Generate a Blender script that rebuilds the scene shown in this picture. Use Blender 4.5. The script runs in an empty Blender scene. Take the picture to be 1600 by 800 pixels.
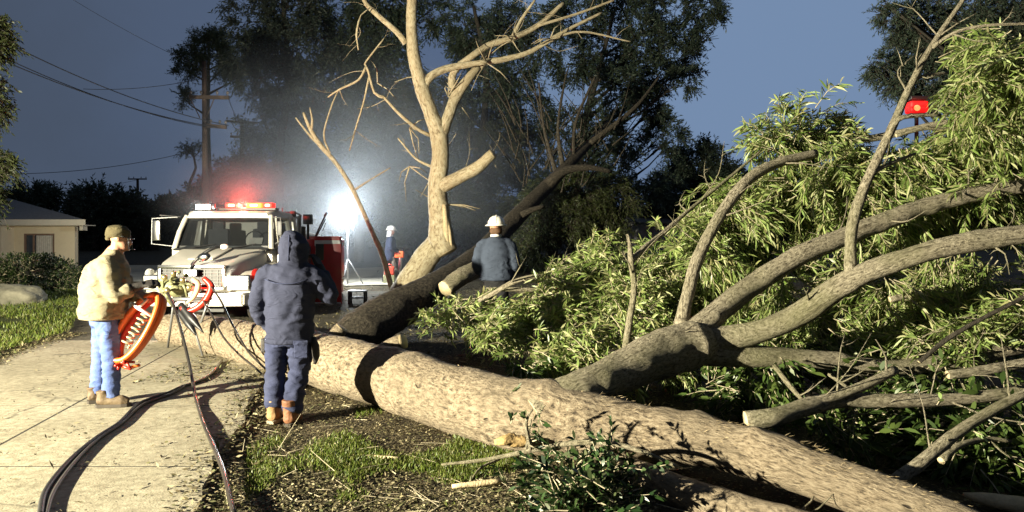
import bpy, bmesh, math, random
import numpy as np
from mathutils import Vector, Matrix, noise

rnd = random.Random(7)
rng = np.random.default_rng(7)
R = math.radians
SC = bpy.context.scene
COL = SC.collection

# ------------------------------------------------------------------ camera
F = 1150.0          # focal length in photo pixels (1600 wide)
HZ = 375.0          # horizon row
CH = 1.68           # eye height
cd = bpy.data.cameras.new("camera")
cam = bpy.data.objects.new("camera", cd)
COL.objects.link(cam)
cam.location = (0, 0, CH)
cam.rotation_euler = (R(90), 0, 0)
cd.sensor_width = 36.0
cd.lens = 36.0 * F / 1600.0
cd.shift_y = -(400 - HZ) / 1600.0
cd.clip_start = 0.1
cd.clip_end = 1500
SC.camera = cam

# ------------------------------------------------------------------ world: dusk sky
W = bpy.data.worlds.new("World")
SC.world = W
W.use_nodes = True
wn = W.node_tree
wn.nodes.clear()
def wnode(t, **k):
    n = wn.nodes.new(t)
    for a, b in k.items():
        setattr(n, a, b)
    return n
wo = wnode("ShaderNodeOutputWorld")
bg = wnode("ShaderNodeBackground")
bg.inputs[1].default_value = 0.125
sky = wnode("ShaderNodeTexSky", sky_type='NISHITA')
sky.sun_disc = False
sky.sun_elevation = R(-3.0)
sky.sun_rotation = R(35)
sky.air_density = 1.4
sky.dust_density = 2.0
sky.ozone_density = 3.0
tc = wnode("ShaderNodeTexCoord")
# overcast veil over the clear dusk sky: paler to one side, broken by soft cloud
dot = wnode("ShaderNodeVectorMath", operation='DOT_PRODUCT')
gd = Vector((0.33, 1.0, 0.42)).normalized()
dot.inputs[1].default_value = gd
nrmz = wnode("ShaderNodeVectorMath", operation='NORMALIZE')
wn.links.new(tc.outputs["Generated"], nrmz.inputs[0])
wn.links.new(nrmz.outputs[0], dot.inputs[0])
acs = wnode("ShaderNodeMath", operation='ARCCOSINE')
wn.links.new(dot.outputs["Value"], acs.inputs[0])
nz = wnode("ShaderNodeTexNoise")
nz.inputs["Scale"].default_value = 2.4
nz.inputs["Detail"].default_value = 6.0
nz.inputs["Roughness"].default_value = 0.62
wn.links.new(tc.outputs["Generated"], nz.inputs["Vector"])
ad = wnode("ShaderNodeMath", operation='MULTIPLY_ADD')
ad.inputs[1].default_value = -0.5
wn.links.new(nz.outputs["Fac"], ad.inputs[0])
wn.links.new(acs.outputs[0], ad.inputs[2])
rp = wnode("ShaderNodeValToRGB")
rp.color_ramp.interpolation = 'EASE'
el = rp.color_ramp.elements
el[0].position = 0.02; el[0].color = (1.40, 2.08, 3.3, 1)
el[1].position = 1.0; el[1].color = (0.40, 0.52, 0.75, 1)
for p, c in ((0.17, (0.72, 1.06, 1.80, 1)), (0.36, (0.62, 0.88, 1.44, 1)), (0.75, (0.50, 0.67, 1.0, 1))):
    e = el.new(p); e.color = c
wn.links.new(ad.outputs[0], rp.inputs[0])
mx = wnode("ShaderNodeMixRGB", blend_type='ADD')
mx.inputs[0].default_value = 1.0
wn.links.new(rp.outputs[0], mx.inputs[1])
sm = wnode("ShaderNodeMixRGB", blend_type='MULTIPLY')
sm.inputs[0].default_value = 1.0
sm.inputs[2].default_value = (0.25, 0.25, 0.3, 1)
wn.links.new(sky.outputs[0], sm.inputs[1])
wn.links.new(sm.outputs[0], mx.inputs[2])
wn.links.new(mx.outputs[0], bg.inputs[0])
wn.links.new(bg.outputs[0], wo.inputs[0])

# ------------------------------------------------------------------ the crew's floodlight standing out of frame
def lamp(name, kind, loc, energy, color, parent=None, radius=0.05, target=None, spot=None, blend=0.3):
    l = bpy.data.lights.new(name, kind)
    l.energy = energy; l.color = color; l.shadow_soft_size = radius
    if kind == 'SPOT':
        l.spot_size = R(spot); l.spot_blend = blend
    o = bpy.data.objects.new(name, l)
    o.location = loc
    if target is not None:
        o.rotation_euler = (Vector(target) - Vector(loc)).to_track_quat('-Z', 'Y').to_euler()
    if parent: o.parent = parent
    COL.objects.link(o)
    return o
lamp("crew_floodlight_lamp", 'SPOT', (-11.0, 0.6, 2.75), 38000, (1.0, 0.92, 0.68), radius=0.10,
     target=(0.5, 9.0, 1.2), spot=150, blend=0.6)

SC.view_settings.view_transform = 'Standard'
SC.view_settings.look = 'None'
SC.view_settings.exposure = 0.0
SC.view_settings.gamma = 1.0
SC.render.engine = 'CYCLES'
SC.cycles.use_denoising = True
SC.cycles.max_bounces = 6
SC.cycles.transparent_max_bounces = 12
SC.cycles.volume_bounces = 1
SC.cycles.volume_step_rate = 1.5
SC.cycles.volume_max_steps = 160
SC.cycles.caustics_reflective = False
SC.cycles.caustics_refractive = False
SC.cycles.sample_clamp_indirect = 4.0

# ------------------------------------------------------------------ placing helpers
def P(px, py, d):
    return Vector(((px - 800) / F * d, d, CH + (HZ - py) / F * d))
def sm01(a, b, t):
    t = np.clip((t - a) / (b - a), 0, 1)
    return t * t * (3 - 2 * t)
def gz(x, y):
    x = np.asarray(x, float); y = np.asarray(y, float)
    h = 0.30 * sm01(14.5, 25, y) + 0.45 * sm01(26, 60, y)
    h = h + 0.20 * np.exp(-(((x + 0.1) / 1.8) ** 2 + ((y - 10.8) / 1.2) ** 2))
    h = h + 0.12 * sm01(-7.8, -10.5, x) * sm01(9, 13, y)
    off = sm01(-2.2, -1.4, x + 0.2 * (y - 5) * 1.0)           # rough ground beside the drive
    h = h + off * 0.035 * (np.sin(x * 2.1 + 0.6 * y) * np.cos(y * 1.7 - x * 0.8))
    return h
def gh(x, y): return float(gz(x, y))

# ------------------------------------------------------------------ materials
MATS = {}
def new_mat(name):
    m = bpy.data.materials.new(name); m.use_nodes = True
    nt = m.node_tree
    return m, nt, nt.nodes["Principled BSDF"]
def N(nt, t, **k):
    n = nt.nodes.new(t)
    for a, b in k.items(): setattr(n, a, b)
    return n
def c4(c): return (c[0], c[1], c[2], 1)
def mat(name, col, rough=0.6, metal=0.0, var=0.12, scale=8.0, bump=0.0, bscale=40.0, emit=None, es=0.0, coat=0.0,
        dirt=None, dscale=3.0, damt=0.5, spec=0.5):
    """plain coloured material with a little mottling, dirt and relief so nothing is perfectly flat"""
    if name in MATS: return MATS[name]
    m, nt, b = new_mat(name)
    tcn = N(nt, "ShaderNodeTexCoord")
    n1 = N(nt, "ShaderNodeTexNoise"); n1.inputs["Scale"].default_value = scale; n1.inputs["Detail"].default_value = 5
    nt.links.new(tcn.outputs["Object"], n1.inputs["Vector"])
    r = N(nt, "ShaderNodeValToRGB")
    r.color_ramp.elements[0].position = 0.3; r.color_ramp.elements[1].position = 0.7
    r.color_ramp.elements[0].color = c4([max(0, x * (1 - var)) for x in col])
    r.color_ramp.elements[1].color = c4([x * (1 + var) for x in col])
    nt.links.new(n1.outputs["Fac"], r.inputs[0])
    out = r.outputs[0]
    if dirt is not None:
        n2 = N(nt, "ShaderNodeTexNoise"); n2.inputs["Scale"].default_value = dscale; n2.inputs["Detail"].default_value = 8
        n2.inputs["Roughness"].default_value = 0.7
        nt.links.new(tcn.outputs["Object"], n2.inputs["Vector"])
        r2 = N(nt, "ShaderNodeValToRGB")
        r2.color_ramp.elements[0].position = 0.48; r2.color_ramp.elements[0].color = (0, 0, 0, 1)
        r2.color_ramp.elements[1].position = 0.72; r2.color_ramp.elements[1].color = (damt,) * 3 + (1,)
        nt.links.new(n2.outputs["Fac"], r2.inputs[0])
        mm = N(nt, "ShaderNodeMixRGB"); mm.inputs[2].default_value = c4(dirt)
        nt.links.new(r2.outputs[0], mm.inputs[0]); nt.links.new(out, mm.inputs[1]); out = mm.outputs[0]
    nt.links.new(out, b.inputs["Base Color"])
    b.inputs["Roughness"].default_value = rough
    b.inputs["Metallic"].default_value = metal
    b.inputs["Specular IOR Level"].default_value = spec
    if coat: b.inputs["Coat Weight"].default_value = coat; b.inputs["Coat Roughness"].default_value = 0.12
    if bump:
        n3 = N(nt, "ShaderNodeTexNoise"); n3.inputs["Scale"].default_value = bscale; n3.inputs["Detail"].default_value = 4
        nt.links.new(tcn.outputs["Object"], n3.inputs["Vector"])
        bp = N(nt, "ShaderNodeBump"); bp.inputs["Strength"].default_value = bump; bp.inputs["Distance"].default_value = 0.02
        nt.links.new(n3.outputs["Fac"], bp.inputs["Height"]); nt.links.new(bp.outputs[0], b.inputs["Normal"])
    if emit is not None:
        b.inputs["Emission Color"].default_value = c4(emit); b.inputs["Emission Strength"].default_value = es
    MATS[name] = m
    return m

def bark_mat(name, pale, mid, dark, fiss=0.5, lscale=1.0, bump=0.8, patch=0.5, moss=None):
    """bark along the limb: UV v runs along it in metres, u around it in metres"""
    m, nt, b = new_mat(name)
    uv = N(nt, "ShaderNodeUVMap"); uv.uv_map = "UVMap"
    tco = N(nt, "ShaderNodeTexCoord")
    mp = N(nt, "ShaderNodeMapping"); mp.inputs["Scale"].default_value = (36 * lscale, 14 * lscale, 1)
    nt.links.new(uv.outputs[0], mp.inputs[0])
    # warp for wandering fissures
    nw = N(nt, "ShaderNodeTexNoise"); nw.inputs["Scale"].default_value = 3.2; nw.inputs["Detail"].default_value = 3
    nt.links.new(tco.outputs["Object"], nw.inputs["Vector"])
    vw = N(nt, "ShaderNodeVectorMath", operation='MULTIPLY_ADD'); vw.inputs[1].default_value = (2.6, 1.6, 0)
    nt.links.new(nw.outputs["Color"], vw.inputs[0]); nt.links.new(mp.outputs[0], vw.inputs[2])
    n1 = N(nt, "ShaderNodeTexNoise"); n1.inputs["Scale"].default_value = 1.0; n1.inputs["Detail"].default_value = 9
    n1.inputs["Roughness"].default_value = 0.72
    nt.links.new(vw.outputs[0], n1.inputs["Vector"])
    vo = N(nt, "ShaderNodeTexNoise"); vo.noise_type = 'RIDGED_MULTIFRACTAL'; vo.inputs["Scale"].default_value = 0.42; vo.inputs["Detail"].default_value = 5
    nt.links.new(vw.outputs[0], vo.inputs["Vector"])
    rf = N(nt, "ShaderNodeValToRGB")
    rf.color_ramp.elements[0].position = 0.42; rf.color_ramp.elements[0].color = (0, 0, 0, 1)
    rf.color_ramp.elements[1].position = 0.54; rf.color_ramp.elements[1].color = (1, 1, 1, 1)
    nt.links.new(vo.outputs[0], rf.inputs[0])
    r1 = N(nt, "ShaderNodeValToRGB")
    r1.color_ramp.elements[0].position = 0.38; r1.color_ramp.elements[0].color = c4(dark)
    r1.color_ramp.elements[1].position = 0.60; r1.color_ramp.elements[1].color = c4(pale)
    e = r1.color_ramp.elements.new(0.48); e.color = c4(mid)
    nt.links.new(n1.outputs["Fac"], r1.inputs[0])
    n2 = N(nt, "ShaderNodeTexNoise"); n2.inputs["Scale"].default_value = 1.6; n2.inputs["Detail"].default_value = 5
    nt.links.new(tco.outputs["Object"], n2.inputs["Vector"])
    r2 = N(nt, "ShaderNodeValToRGB")
    r2.color_ramp.elements[0].position = 0.42; r2.color_ramp.elements[0].color = (0, 0, 0, 1)
    r2.color_ramp.elements[1].position = 0.66; r2.color_ramp.elements[1].color = (patch,) * 3 + (1,)
    nt.links.new(n2.outputs["Fac"], r2.inputs[0])
    mpc = N(nt, "ShaderNodeMapping"); mpc.inputs["Scale"].default_value = (13 * lscale, 1.6 * lscale, 1); nt.links.new(uv.outputs[0], mpc.inputs[0])
    vc = N(nt, "ShaderNodeVectorMath", operation='MULTIPLY_ADD'); vc.inputs[1].default_value = (3.0, 0.5, 0)
    nt.links.new(nw.outputs["Color"], vc.inputs[0]); nt.links.new(mpc.outputs[0], vc.inputs[2])
    ck = N(nt, "ShaderNodeTexNoise"); ck.inputs["Scale"].default_value = 1.0; ck.inputs["Detail"].default_value = 6; ck.inputs["Roughness"].default_value = 0.6
    nt.links.new(vc.outputs[0], ck.inputs["Vector"])
    rk = N(nt, "ShaderNodeValToRGB"); rk.color_ramp.elements[0].position = 0.30; rk.color_ramp.elements[0].color = (0.35, 0.33, 0.3, 1)
    rk.color_ramp.elements[1].position = 0.46; rk.color_ramp.elements[1].color = (1, 1, 1, 1)
    nt.links.new(ck.outputs["Fac"], rk.inputs[0])
    m1 = N(nt, "ShaderNodeMixRGB"); m1.inputs[2].default_value = c4(moss or mid)
    nt.links.new(r2.outputs[0], m1.inputs[0]); nt.links.new(r1.outputs[0], m1.inputs[1])
    m2 = N(nt, "ShaderNodeMixRGB"); m2.inputs[2].default_value = c4(dark)
    fm = N(nt, "ShaderNodeMath", operation='MULTIPLY'); fm.inputs[1].default_value = fiss
    br = N(nt, "ShaderNodeValToRGB"); br.color_ramp.elements[0].position = 0.44; br.color_ramp.elements[1].position = 0.62
    nb = N(nt, "ShaderNodeTexNoise"); nb.inputs["Scale"].default_value = 5.0; nb.inputs["Detail"].default_value = 4
    nt.links.new(tco.outputs["Object"], nb.inputs["Vector"]); nt.links.new(nb.outputs["Fac"], br.inputs[0])
    fb_ = N(nt, "ShaderNodeMath", operation='MULTIPLY'); nt.links.new(rf.outputs[0], fb_.inputs[0]); nt.links.new(br.outputs[0], fb_.inputs[1])
    nt.links.new(fb_.outputs[0], fm.inputs[0])
    nt.links.new(fm.outputs[0], m2.inputs[0]); nt.links.new(m1.outputs[0], m2.inputs[1])
    mk = N(nt, "ShaderNodeMixRGB", blend_type='MULTIPLY'); mk.inputs[0].default_value = 0.8
    nt.links.new(m2.outputs[0], mk.inputs[1]); nt.links.new(rk.outputs[0], mk.inputs[2])
    nt.links.new(mk.outputs[0], b.inputs["Base Color"])
    b.inputs["Roughness"].default_value = 0.85; b.inputs["Specular IOR Level"].default_value = 0.25
    hs = N(nt, "ShaderNodeMath", operation='SUBTRACT')
    nt.links.new(n1.outputs["Fac"], hs.inputs[0]); nt.links.new(fm.outputs[0], hs.inputs[1])
    bp = N(nt, "ShaderNodeBump"); bp.inputs["Strength"].default_value = bump; bp.inputs["Distance"].default_value = 0.05
    nt.links.new(hs.outputs[0], bp.inputs["Height"]); nt.links.new(bp.outputs[0], b.inputs["Normal"])
    return m

def leaf_mat(name, cols, trans=0.35, rough=0.45):
    """each leaf its own tint (random per island)"""
    m, nt, b = new_mat(name)
    g = N(nt, "ShaderNodeNewGeometry")
    r = N(nt, "ShaderNodeValToRGB")
    el = r.color_ramp.elements
    el[0].color = c4(cols[0]); el[0].position = 0
    el[1].color = c4(cols[-1]); el[1].position = 1
    for i, c in enumerate(cols[1:-1]):
        e = el.new((i + 1) / (len(cols) - 1)); e.color = c4(c)
    nt.links.new(g.outputs["Random Per Island"], r.inputs[0])
    nt.links.new(r.outputs[0], b.inputs["Base Color"])
    b.inputs["Roughness"].default_value = rough
    b.inputs["Specular IOR Level"].default_value = 0.35
    tr = N(nt, "ShaderNodeBsdfTranslucent")
    nt.links.new(r.outputs[0], tr.inputs[0])
    mxs = N(nt, "ShaderNodeMixShader"); mxs.inputs[0].default_value = trans
    out = nt.nodes["Material Output"]
    nt.links.new(b.outputs[0], mxs.inputs[1]); nt.links.new(tr.outputs[0], mxs.inputs[2])
    nt.links.new(mxs.outputs[0], out.inputs[0])
    return m

# ------------------------------------------------------------------ mesh collecting
def catmull(pts, rad, step):
    """resample a polyline of Vectors with radii into a smooth curve"""
    pts = [Vector(p) for p in pts]
    out, ro = [], []
    n = len(pts)
    for i in range(n - 1):
        p0 = pts[i - 1] if i > 0 else pts[i] * 2 - pts[i + 1]
        p1, p2 = pts[i], pts[i + 1]
        p3 = pts[i + 2] if i + 2 < n else pts[i + 1] * 2 - pts[i]
        k = max(1, int((p2 - p1).length / step))
        for j in range(k):
            t = j / k
            out.append(0.5 * ((2 * p1) + (p2 - p0) * t + (2 * p0 - 5 * p1 + 4 * p2 - p3) * t * t + (3 * p1 - p0 - 3 * p2 + p3) * t ** 3))
            ro.append(rad[i] + (rad[i + 1] - rad[i]) * t)
    out.append(pts[-1]); ro.append(rad[-1])
    return out, ro

class MB:
    def __init__(s):
        s.v, s.f, s.uv, s.m = [], [], [], []
    def face(s, idx, uvs=None, m=0):
        s.f.append(tuple(idx)); s.uv.append(uvs if uvs is not None else [(0, 0)] * len(idx)); s.m.append(m)
    def tube(s, pts, rad, seg=10, step=None, rough=0.0, cap=True, m=0, capm=None, v0=0.0, nf=3.0, knots=None):
        if not isinstance(rad, (list, tuple)): rad = [rad] * len(pts)
        pts = [Vector(p) for p in pts]
        if step: pts, rad = catmull(pts, rad, step)
        n = len(pts)
        t0 = (pts[1] - pts[0]).normalized()
        up = Vector((0, 0, 1)) if abs(t0.z) < 0.9 else Vector((1, 0, 0))
        a = t0.cross(up).normalized()
        base = len(s.v); L = v0; ls = []
        for i in range(n):
            t = (pts[min(i + 1, n - 1)] - pts[max(i - 1, 0)])
            t = t.normalized() if t.length > 1e-9 else t0
            a = (a - t * a.dot(t)).normalized()
            b = t.cross(a)
            if i: L += (pts[i] - pts[i - 1]).length
            ls.append(L)
            for k in range(seg):
                an = 2 * math.pi * k / seg
                d = a * math.cos(an) + b * math.sin(an)
                r = rad[i]
                if rough:
                    q = (pts[i] + d * r)
                    r *= 1 + rough * (noise.noise(q * nf) + 0.5 * noise.noise(q * nf * 3.1) + 0.3 * noise.noise(q * nf * 8))
                if knots:
                    q = pts[i] + d * r
                    for kc, kr, ka in knots:
                        dd_ = (q - kc).length
                        if dd_ < kr * 3: r += ka * math.exp(-(dd_ / kr) ** 2) * (1 + 0.5 * noise.noise(q * 14))
                s.v.append(pts[i] + d * r)
        c = 2 * math.pi * sum(rad) / len(rad)
        for i in range(n - 1):
            for k in range(seg):
                k2 = (k + 1) % seg
                u0, u1 = k / seg * c, (k + 1) / seg * c
                s.face([base + i * seg + k, base + i * seg + k2, base + (i + 1) * seg + k2, base + (i + 1) * seg + k],
                       [(u0, ls[i]), (u1, ls[i]), (u1, ls[i + 1]), (u0, ls[i + 1])], m)
        if cap:
            cm = m if capm is None else capm
            s.face([base + k for k in range(seg)][::-1], None, cm)
            s.face([base + (n - 1) * seg + k for k in range(seg)], None, cm)
        return s
    def loft(s, rings, cap=True, m=0):
        base = len(s.v); n = len(rings[0])
        for r in rings: s.v += [Vector(p) for p in r]
        for i in range(len(rings) - 1):
            for k in range(n):
                k2 = (k + 1) % n
                s.face([base + i * n + k, base + i * n + k2, base + (i + 1) * n + k2, base + (i + 1) * n + k], None, m)
        if cap:
            s.face([base + k for k in range(n)][::-1], None, m)
            s.face([base + (len(rings) - 1) * n + k for k in range(n)], None, m)
        return s
    def ell(s, secs, seg=20, m=0, pw=2.0):
        """stack of ellipses: (cx, cy, cz, rx, ry, yaw)"""
        rings = []
        for (cx, cy, cz, rx, ry, yw) in secs:
            c, sn = math.cos(yw), math.sin(yw)
            ring = []
            for k in range(seg):
                an = 2 * math.pi * k / seg
                ca, sa = math.cos(an), math.sin(an)
                x = rx * math.copysign(abs(ca) ** (2 / pw), ca); y = ry * math.copysign(abs(sa) ** (2 / pw), sa)
                ring.append(Vector((cx + x * c - y * sn, cy + x * sn + y * c, cz)))
            rings.append(ring)
        return s.loft(rings, True, m)
    def box(s, c, sz, rot=None, bev=0.0, m=0, seg=2):
        bm = bmesh.new()
        bmesh.ops.create_cube(bm, size=1.0)
        for v in bm.verts: v.co = Vector((v.co.x * sz[0], v.co.y * sz[1], v.co.z * sz[2]))
        if bev: bmesh.ops.bevel(bm, geom=bm.edges[:], offset=bev, segments=seg, affect='EDGES', profile=0.7)
        M = Matrix.Translation(c)
        if rot is not None: M = M @ (rot if isinstance(rot, Matrix) else Matrix.Rotation(rot, 4, 'Z'))
        s.addbm(bm, M, m)
        return s
    def addbm(s, bm, M=Matrix.Identity(4), m=0):
        base = len(s.v)
        bm.verts.ensure_lookup_table(); bm.verts.index_update()
        for v in bm.verts: s.v.append(M @ v.co)
        for f in bm.faces: s.face([base + v.index for v in f.verts], None, m)
        bm.free()
    def ball(s, c, r, sub=2, sc=(1, 1, 1), rot=None, m=0, rough=0.0, nf=4.0):
        bm = bmesh.new(); bmesh.ops.create_icosphere(bm, subdivisions=sub, radius=1.0)
        c = Vector(c)
        for v in bm.verts:
            q = Vector((v.co.x * sc[0], v.co.y * sc[1], v.co.z * sc[2])) * r
            if rough: q *= 1 + rough * (noise.noise((q + c) * nf) + 0.5 * noise.noise((q + c) * nf * 2.7))
            v.co = q
        s.addbm(bm, Matrix.Translation(c) @ (rot or Matrix.Identity(4)), m)
        return s
    def prism(s, poly, axis, a, b, bev=0.0, m=0):
        """polygon in the two other axes (in order), pushed from a to b along axis"""
        bm = bmesh.new()
        def mk(p, t):
            if axis == 'x': return (t, p[0], p[1])
            if axis == 'y': return (p[0], t, p[1])
            return (p[0], p[1], t)
        v0 = [bm.verts.new(mk(p, a)) for p in poly]; v1 = [bm.verts.new(mk(p, b)) for p in poly]
        bm.faces.new(v0); bm.faces.new(v1[::-1])
        n = len(poly)
        for i in range(n):
            bm.faces.new([v0[i], v1[i], v1[(i + 1) % n], v0[(i + 1) % n]])
        bmesh.ops.recalc_face_normals(bm, faces=bm.faces[:])
        if bev: bmesh.ops.bevel(bm, geom=bm.edges[:], offset=bev, segments=2, affect='EDGES', clamp_overlap=True)
        s.addbm(bm, Matrix.Identity(4), m)
        return s
    def arr(s, V, Fq, m=0):
        """append numpy verts and quads"""
        base = len(s.v)
        s.v += [tuple(x) for x in V]
        s.f += [tuple(int(i) + base for i in q) for q in Fq]
        s.uv += [None] * len(Fq); s.m += [m] * len(Fq)

ORG = {}
def link_mesh(name, me, mats, parent=None):
    o = bpy.data.objects.new(name, me)
    for m in mats: me.materials.append(m)
    COL.objects.link(o)
    if parent is not None: o.parent = parent
    return o
def build(mb, name, mats, parent=None, smooth=True, org=None, sharp=None):
    """verts are written in the thing's frame: world minus the root's origin for roots made with empty()"""
    if not isinstance(mats, (list, tuple)): mats = [mats]
    if org is None and parent is not None: org = ORG.get(parent.name)
    me = bpy.data.meshes.new(name)
    V = [Vector(v) - org for v in mb.v] if org is not None else mb.v
    me.from_pydata(V, [], mb.f)
    uvl = me.uv_layers.new(name="UVMap")
    flat = []
    for f, u in zip(mb.f, mb.uv):
        flat += [c for p in (u or [(0, 0)] * len(f)) for c in p]
    uvl.data.foreach_set("uv", flat)
    me.polygons.foreach_set("material_index", mb.m)
    me.polygons.foreach_set("use_smooth", [bool(smooth)] * len(mb.f))
    me.update()
    if smooth and sharp is not None: me.set_sharp_from_angle(angle=R(sharp))
    o = link_mesh(name, me, mats, parent)
    if org is not None: ORG[o.name] = org
    if org is not None and parent is None: o.location = org
    return o
def tag(o, label=None, cat=None, group=None, kind=None):
    if label: o["label"] = label
    if cat: o["category"] = cat
    if group: o["group"] = group
    if kind: o["kind"] = kind
    return o
def empty(name, loc, label, cat, group=None, local=False, rz=0.0):
    o = bpy.data.objects.new(name, None)
    o.empty_display_size = 0.2
    o.location = loc; o.rotation_euler = (0, 0, rz)
    COL.objects.link(o)
    if not local: ORG[o.name] = Vector(loc)
    return tag(o, label, cat, group)

def np_mesh(name, V, Fq, mats, mi=None, parent=None, org=None, smooth=False):
    """fast mesh of quads from numpy"""
    if org is None and parent is not None: org = ORG.get(parent.name)
    V = np.asarray(V, np.float32)
    if org is not None: V = V - np.array(org, np.float32)
    me = bpy.data.meshes.new(name)
    nq = len(Fq)
    me.vertices.add(len(V)); me.vertices.foreach_set("co", V.ravel())
    me.loops.add(nq * 4); me.loops.foreach_set("vertex_index", np.asarray(Fq, np.int32).ravel())
    me.polygons.add(nq); me.polygons.foreach_set("loop_start", np.arange(0, nq * 4, 4, dtype=np.int32))
    if mi is not None: me.polygons.foreach_set("material_index", np.asarray(mi, np.int32))
    if smooth: me.polygons.foreach_set("use_smooth", np.ones(nq, bool))
    me.update(calc_edges=True); me.validate()
    if not isinstance(mats, (list, tuple)): mats = [mats]
    o = link_mesh(name, me, mats, parent)
    if org is not None: ORG[o.name] = org
    if org is not None and parent is None: o.location = org
    return o

def unit(a): return a / np.maximum(np.linalg.norm(a, axis=-1, keepdims=True), 1e-9)
def leaf_quads(Pb, D, L, Wd, bend=0.15):
    """lanceolate leaves: base point, direction, length, width -> two quads folded along the leaf"""
    n = len(Pb)
    rv = rng.normal(size=(n, 3))
    side = unit(np.cross(D, rv)); up = np.cross(side, D)
    L = L[:, None]; Wd = Wd[:, None]
    b0 = Pb; tip = Pb + D * L - up * L * bend - np.array([0, 0, 1.0]) * L * bend * 0.6
    m1 = Pb + D * L * 0.35 + side * Wd * 0.5; m2 = Pb + D * L * 0.35 - side * Wd * 0.5
    q1 = Pb + D * L * 0.68 + side * Wd * 0.42 - up * L * bend * 0.4
    q2 = Pb + D * L * 0.68 - side * Wd * 0.42 - up * L * bend * 0.4
    V = np.stack([b0, m1, q1, tip, q2, m2], 1).reshape(-1, 3)
    i = np.arange(n)[:, None] * 6
    Fq = np.concatenate([i + np.array([[0, 1, 2, 5]]), i + np.array([[5, 2, 3, 4]])], 0)
    return V, Fq
def diamond(Pb, D, L, Wd):
    n = len(Pb)
    side = unit(np.cross(D, rng.normal(size=(n, 3))))
    L = L[:, None]; Wd = Wd[:, None]
    V = np.stack([Pb, Pb + D * L * 0.45 + side * Wd * 0.5, Pb + D * L, Pb + D * L * 0.45 - side * Wd * 0.5], 1).reshape(-1, 3)
    Fq = np.arange(n)[:, None] * 4 + np.array([[0, 1, 2, 3]])
    return V, Fq
def sticks(A, B, ra, rb):
    """thin three-sided twigs"""
    n = len(A); D = unit(B - A)
    s1 = unit(np.cross(D, rng.normal(size=(n, 3)))); s2 = np.cross(D, s1)
    vs = []
    for P0, r in ((A, ra), (B, rb)):
        for k in range(3):
            an = 2 * math.pi * k / 3
            vs.append(P0 + (s1 * math.cos(an) + s2 * math.sin(an)) * r)
    V = np.stack(vs, 1).reshape(-1, 3)
    i = np.arange(n)[:, None] * 6
    Fq = np.concatenate([i + np.array([[k, (k + 1) % 3, 3 + (k + 1) % 3, 3 + k]]) for k in range(3)], 0)
    return V, Fq
def sprays(O, A, Ls, K, leafL, leafW, spread=0.8, droop=0.5, fine=False, twig=0.004, two=True):
    """twigs that carry K leaves each; returns verts, quads, material index (0 leaf, 1 twig)"""
    n = len(O)
    t = (np.linspace(0.12, 1, K)[None, :, None] + rng.normal(size=(n, K, 1)) * 0.04)
    A3 = A[:, None, :]; L3 = Ls[:, None, None]
    dn = np.array([0, 0, -1.0])
    pos = O[:, None, :] + A3 * L3 * t + dn * L3 * droop * 0.5 * t * t
    perp = rng.normal(size=(n, K, 3)); perp -= (perp * A3).sum(-1, keepdims=True) * A3; perp = unit(perp)
    D = unit(A3 * (0.7 + rng.random((n, K, 1)) * 0.4) + perp * spread * (0.5 + rng.random((n, K, 1))) + dn * droop * (0.3 + t * 0.9))
    pos = pos.reshape(-1, 3); D = D.reshape(-1, 3)
    L = leafL * (0.6 + rng.random(n * K) * 0.75); Wd = leafW * (0.65 + rng.random(n * K) * 0.7)
    if two: V, Fq = leaf_quads(pos, D, L, Wd)
    else: V, Fq = diamond(pos, D, L, Wd)
    mi = np.zeros(len(Fq), int)
    if twig:
        mid = O + A * Ls[:, None] * 0.5 + dn * Ls[:, None] * droop * 0.125
        end = O + A * Ls[:, None] + dn * Ls[:, None] * droop * 0.5
        for a, b, r1, r2 in ((O, mid, twig, twig * 0.8), (mid, end, twig * 0.8, twig * 0.4)):
            V2, F2 = sticks(a, b, r1, r2)
            Fq = np.concatenate([Fq, F2 + len(V)]); V = np.concatenate([V, V2]); mi = np.concatenate([mi, np.ones(len(F2), int)])
    return V, Fq, mi
def merge(parts):
    Vs, Fs, Ms, off = [], [], [], 0
    for V, Fq, mi in parts:
        Vs.append(V); Fs.append(Fq + off); Ms.append(mi); off += len(V)
    return np.concatenate(Vs), np.concatenate(Fs), np.concatenate(Ms)
def in_ball(n, c, r, shell=0.0):
    d = unit(rng.normal(size=(n, 3)))
    rr = (shell + (1 - shell) * rng.random((n, 1)) ** 0.5)
    r = np.array(r, float) if np.ndim(r) else np.array([r, r, r], float)
    return np.array(c) + d * rr * r, d

def fused(mb, voxel, smooth=3, fold=None):
    """join overlapping closed shapes into one continuous skin"""
    me = bpy.data.meshes.new("tmp"); me.from_pydata([Vector(v) for v in mb.v], [], mb.f); me.update()
    bm = bmesh.new(); bm.from_mesh(me); bmesh.ops.recalc_face_normals(bm, faces=bm.faces[:]); bm.to_mesh(me); bm.free()
    o = bpy.data.objects.new("tmp", me); COL.objects.link(o)
    r = o.modifiers.new("r", 'REMESH'); r.mode = 'VOXEL'; r.voxel_size = voxel; r.use_smooth_shade = True
    s_ = o.modifiers.new("s", 'SMOOTH'); s_.iterations = smooth; s_.factor = 0.5
    dg = bpy.context.evaluated_depsgraph_get(); dg.update()
    out = bpy.data.meshes.new_from_object(o.evaluated_get(dg))
    bpy.data.objects.remove(o); bpy.data.meshes.remove(me)
    if fold:
        out.calc_loop_triangles() if hasattr(out, "calc_loop_triangles") else None
        nrm = [v.normal.copy() for v in out.vertices]
        for v, nn in zip(out.vertices, nrm):
            v.co = v.co + nn * fold(v.co)
    return out
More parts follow.
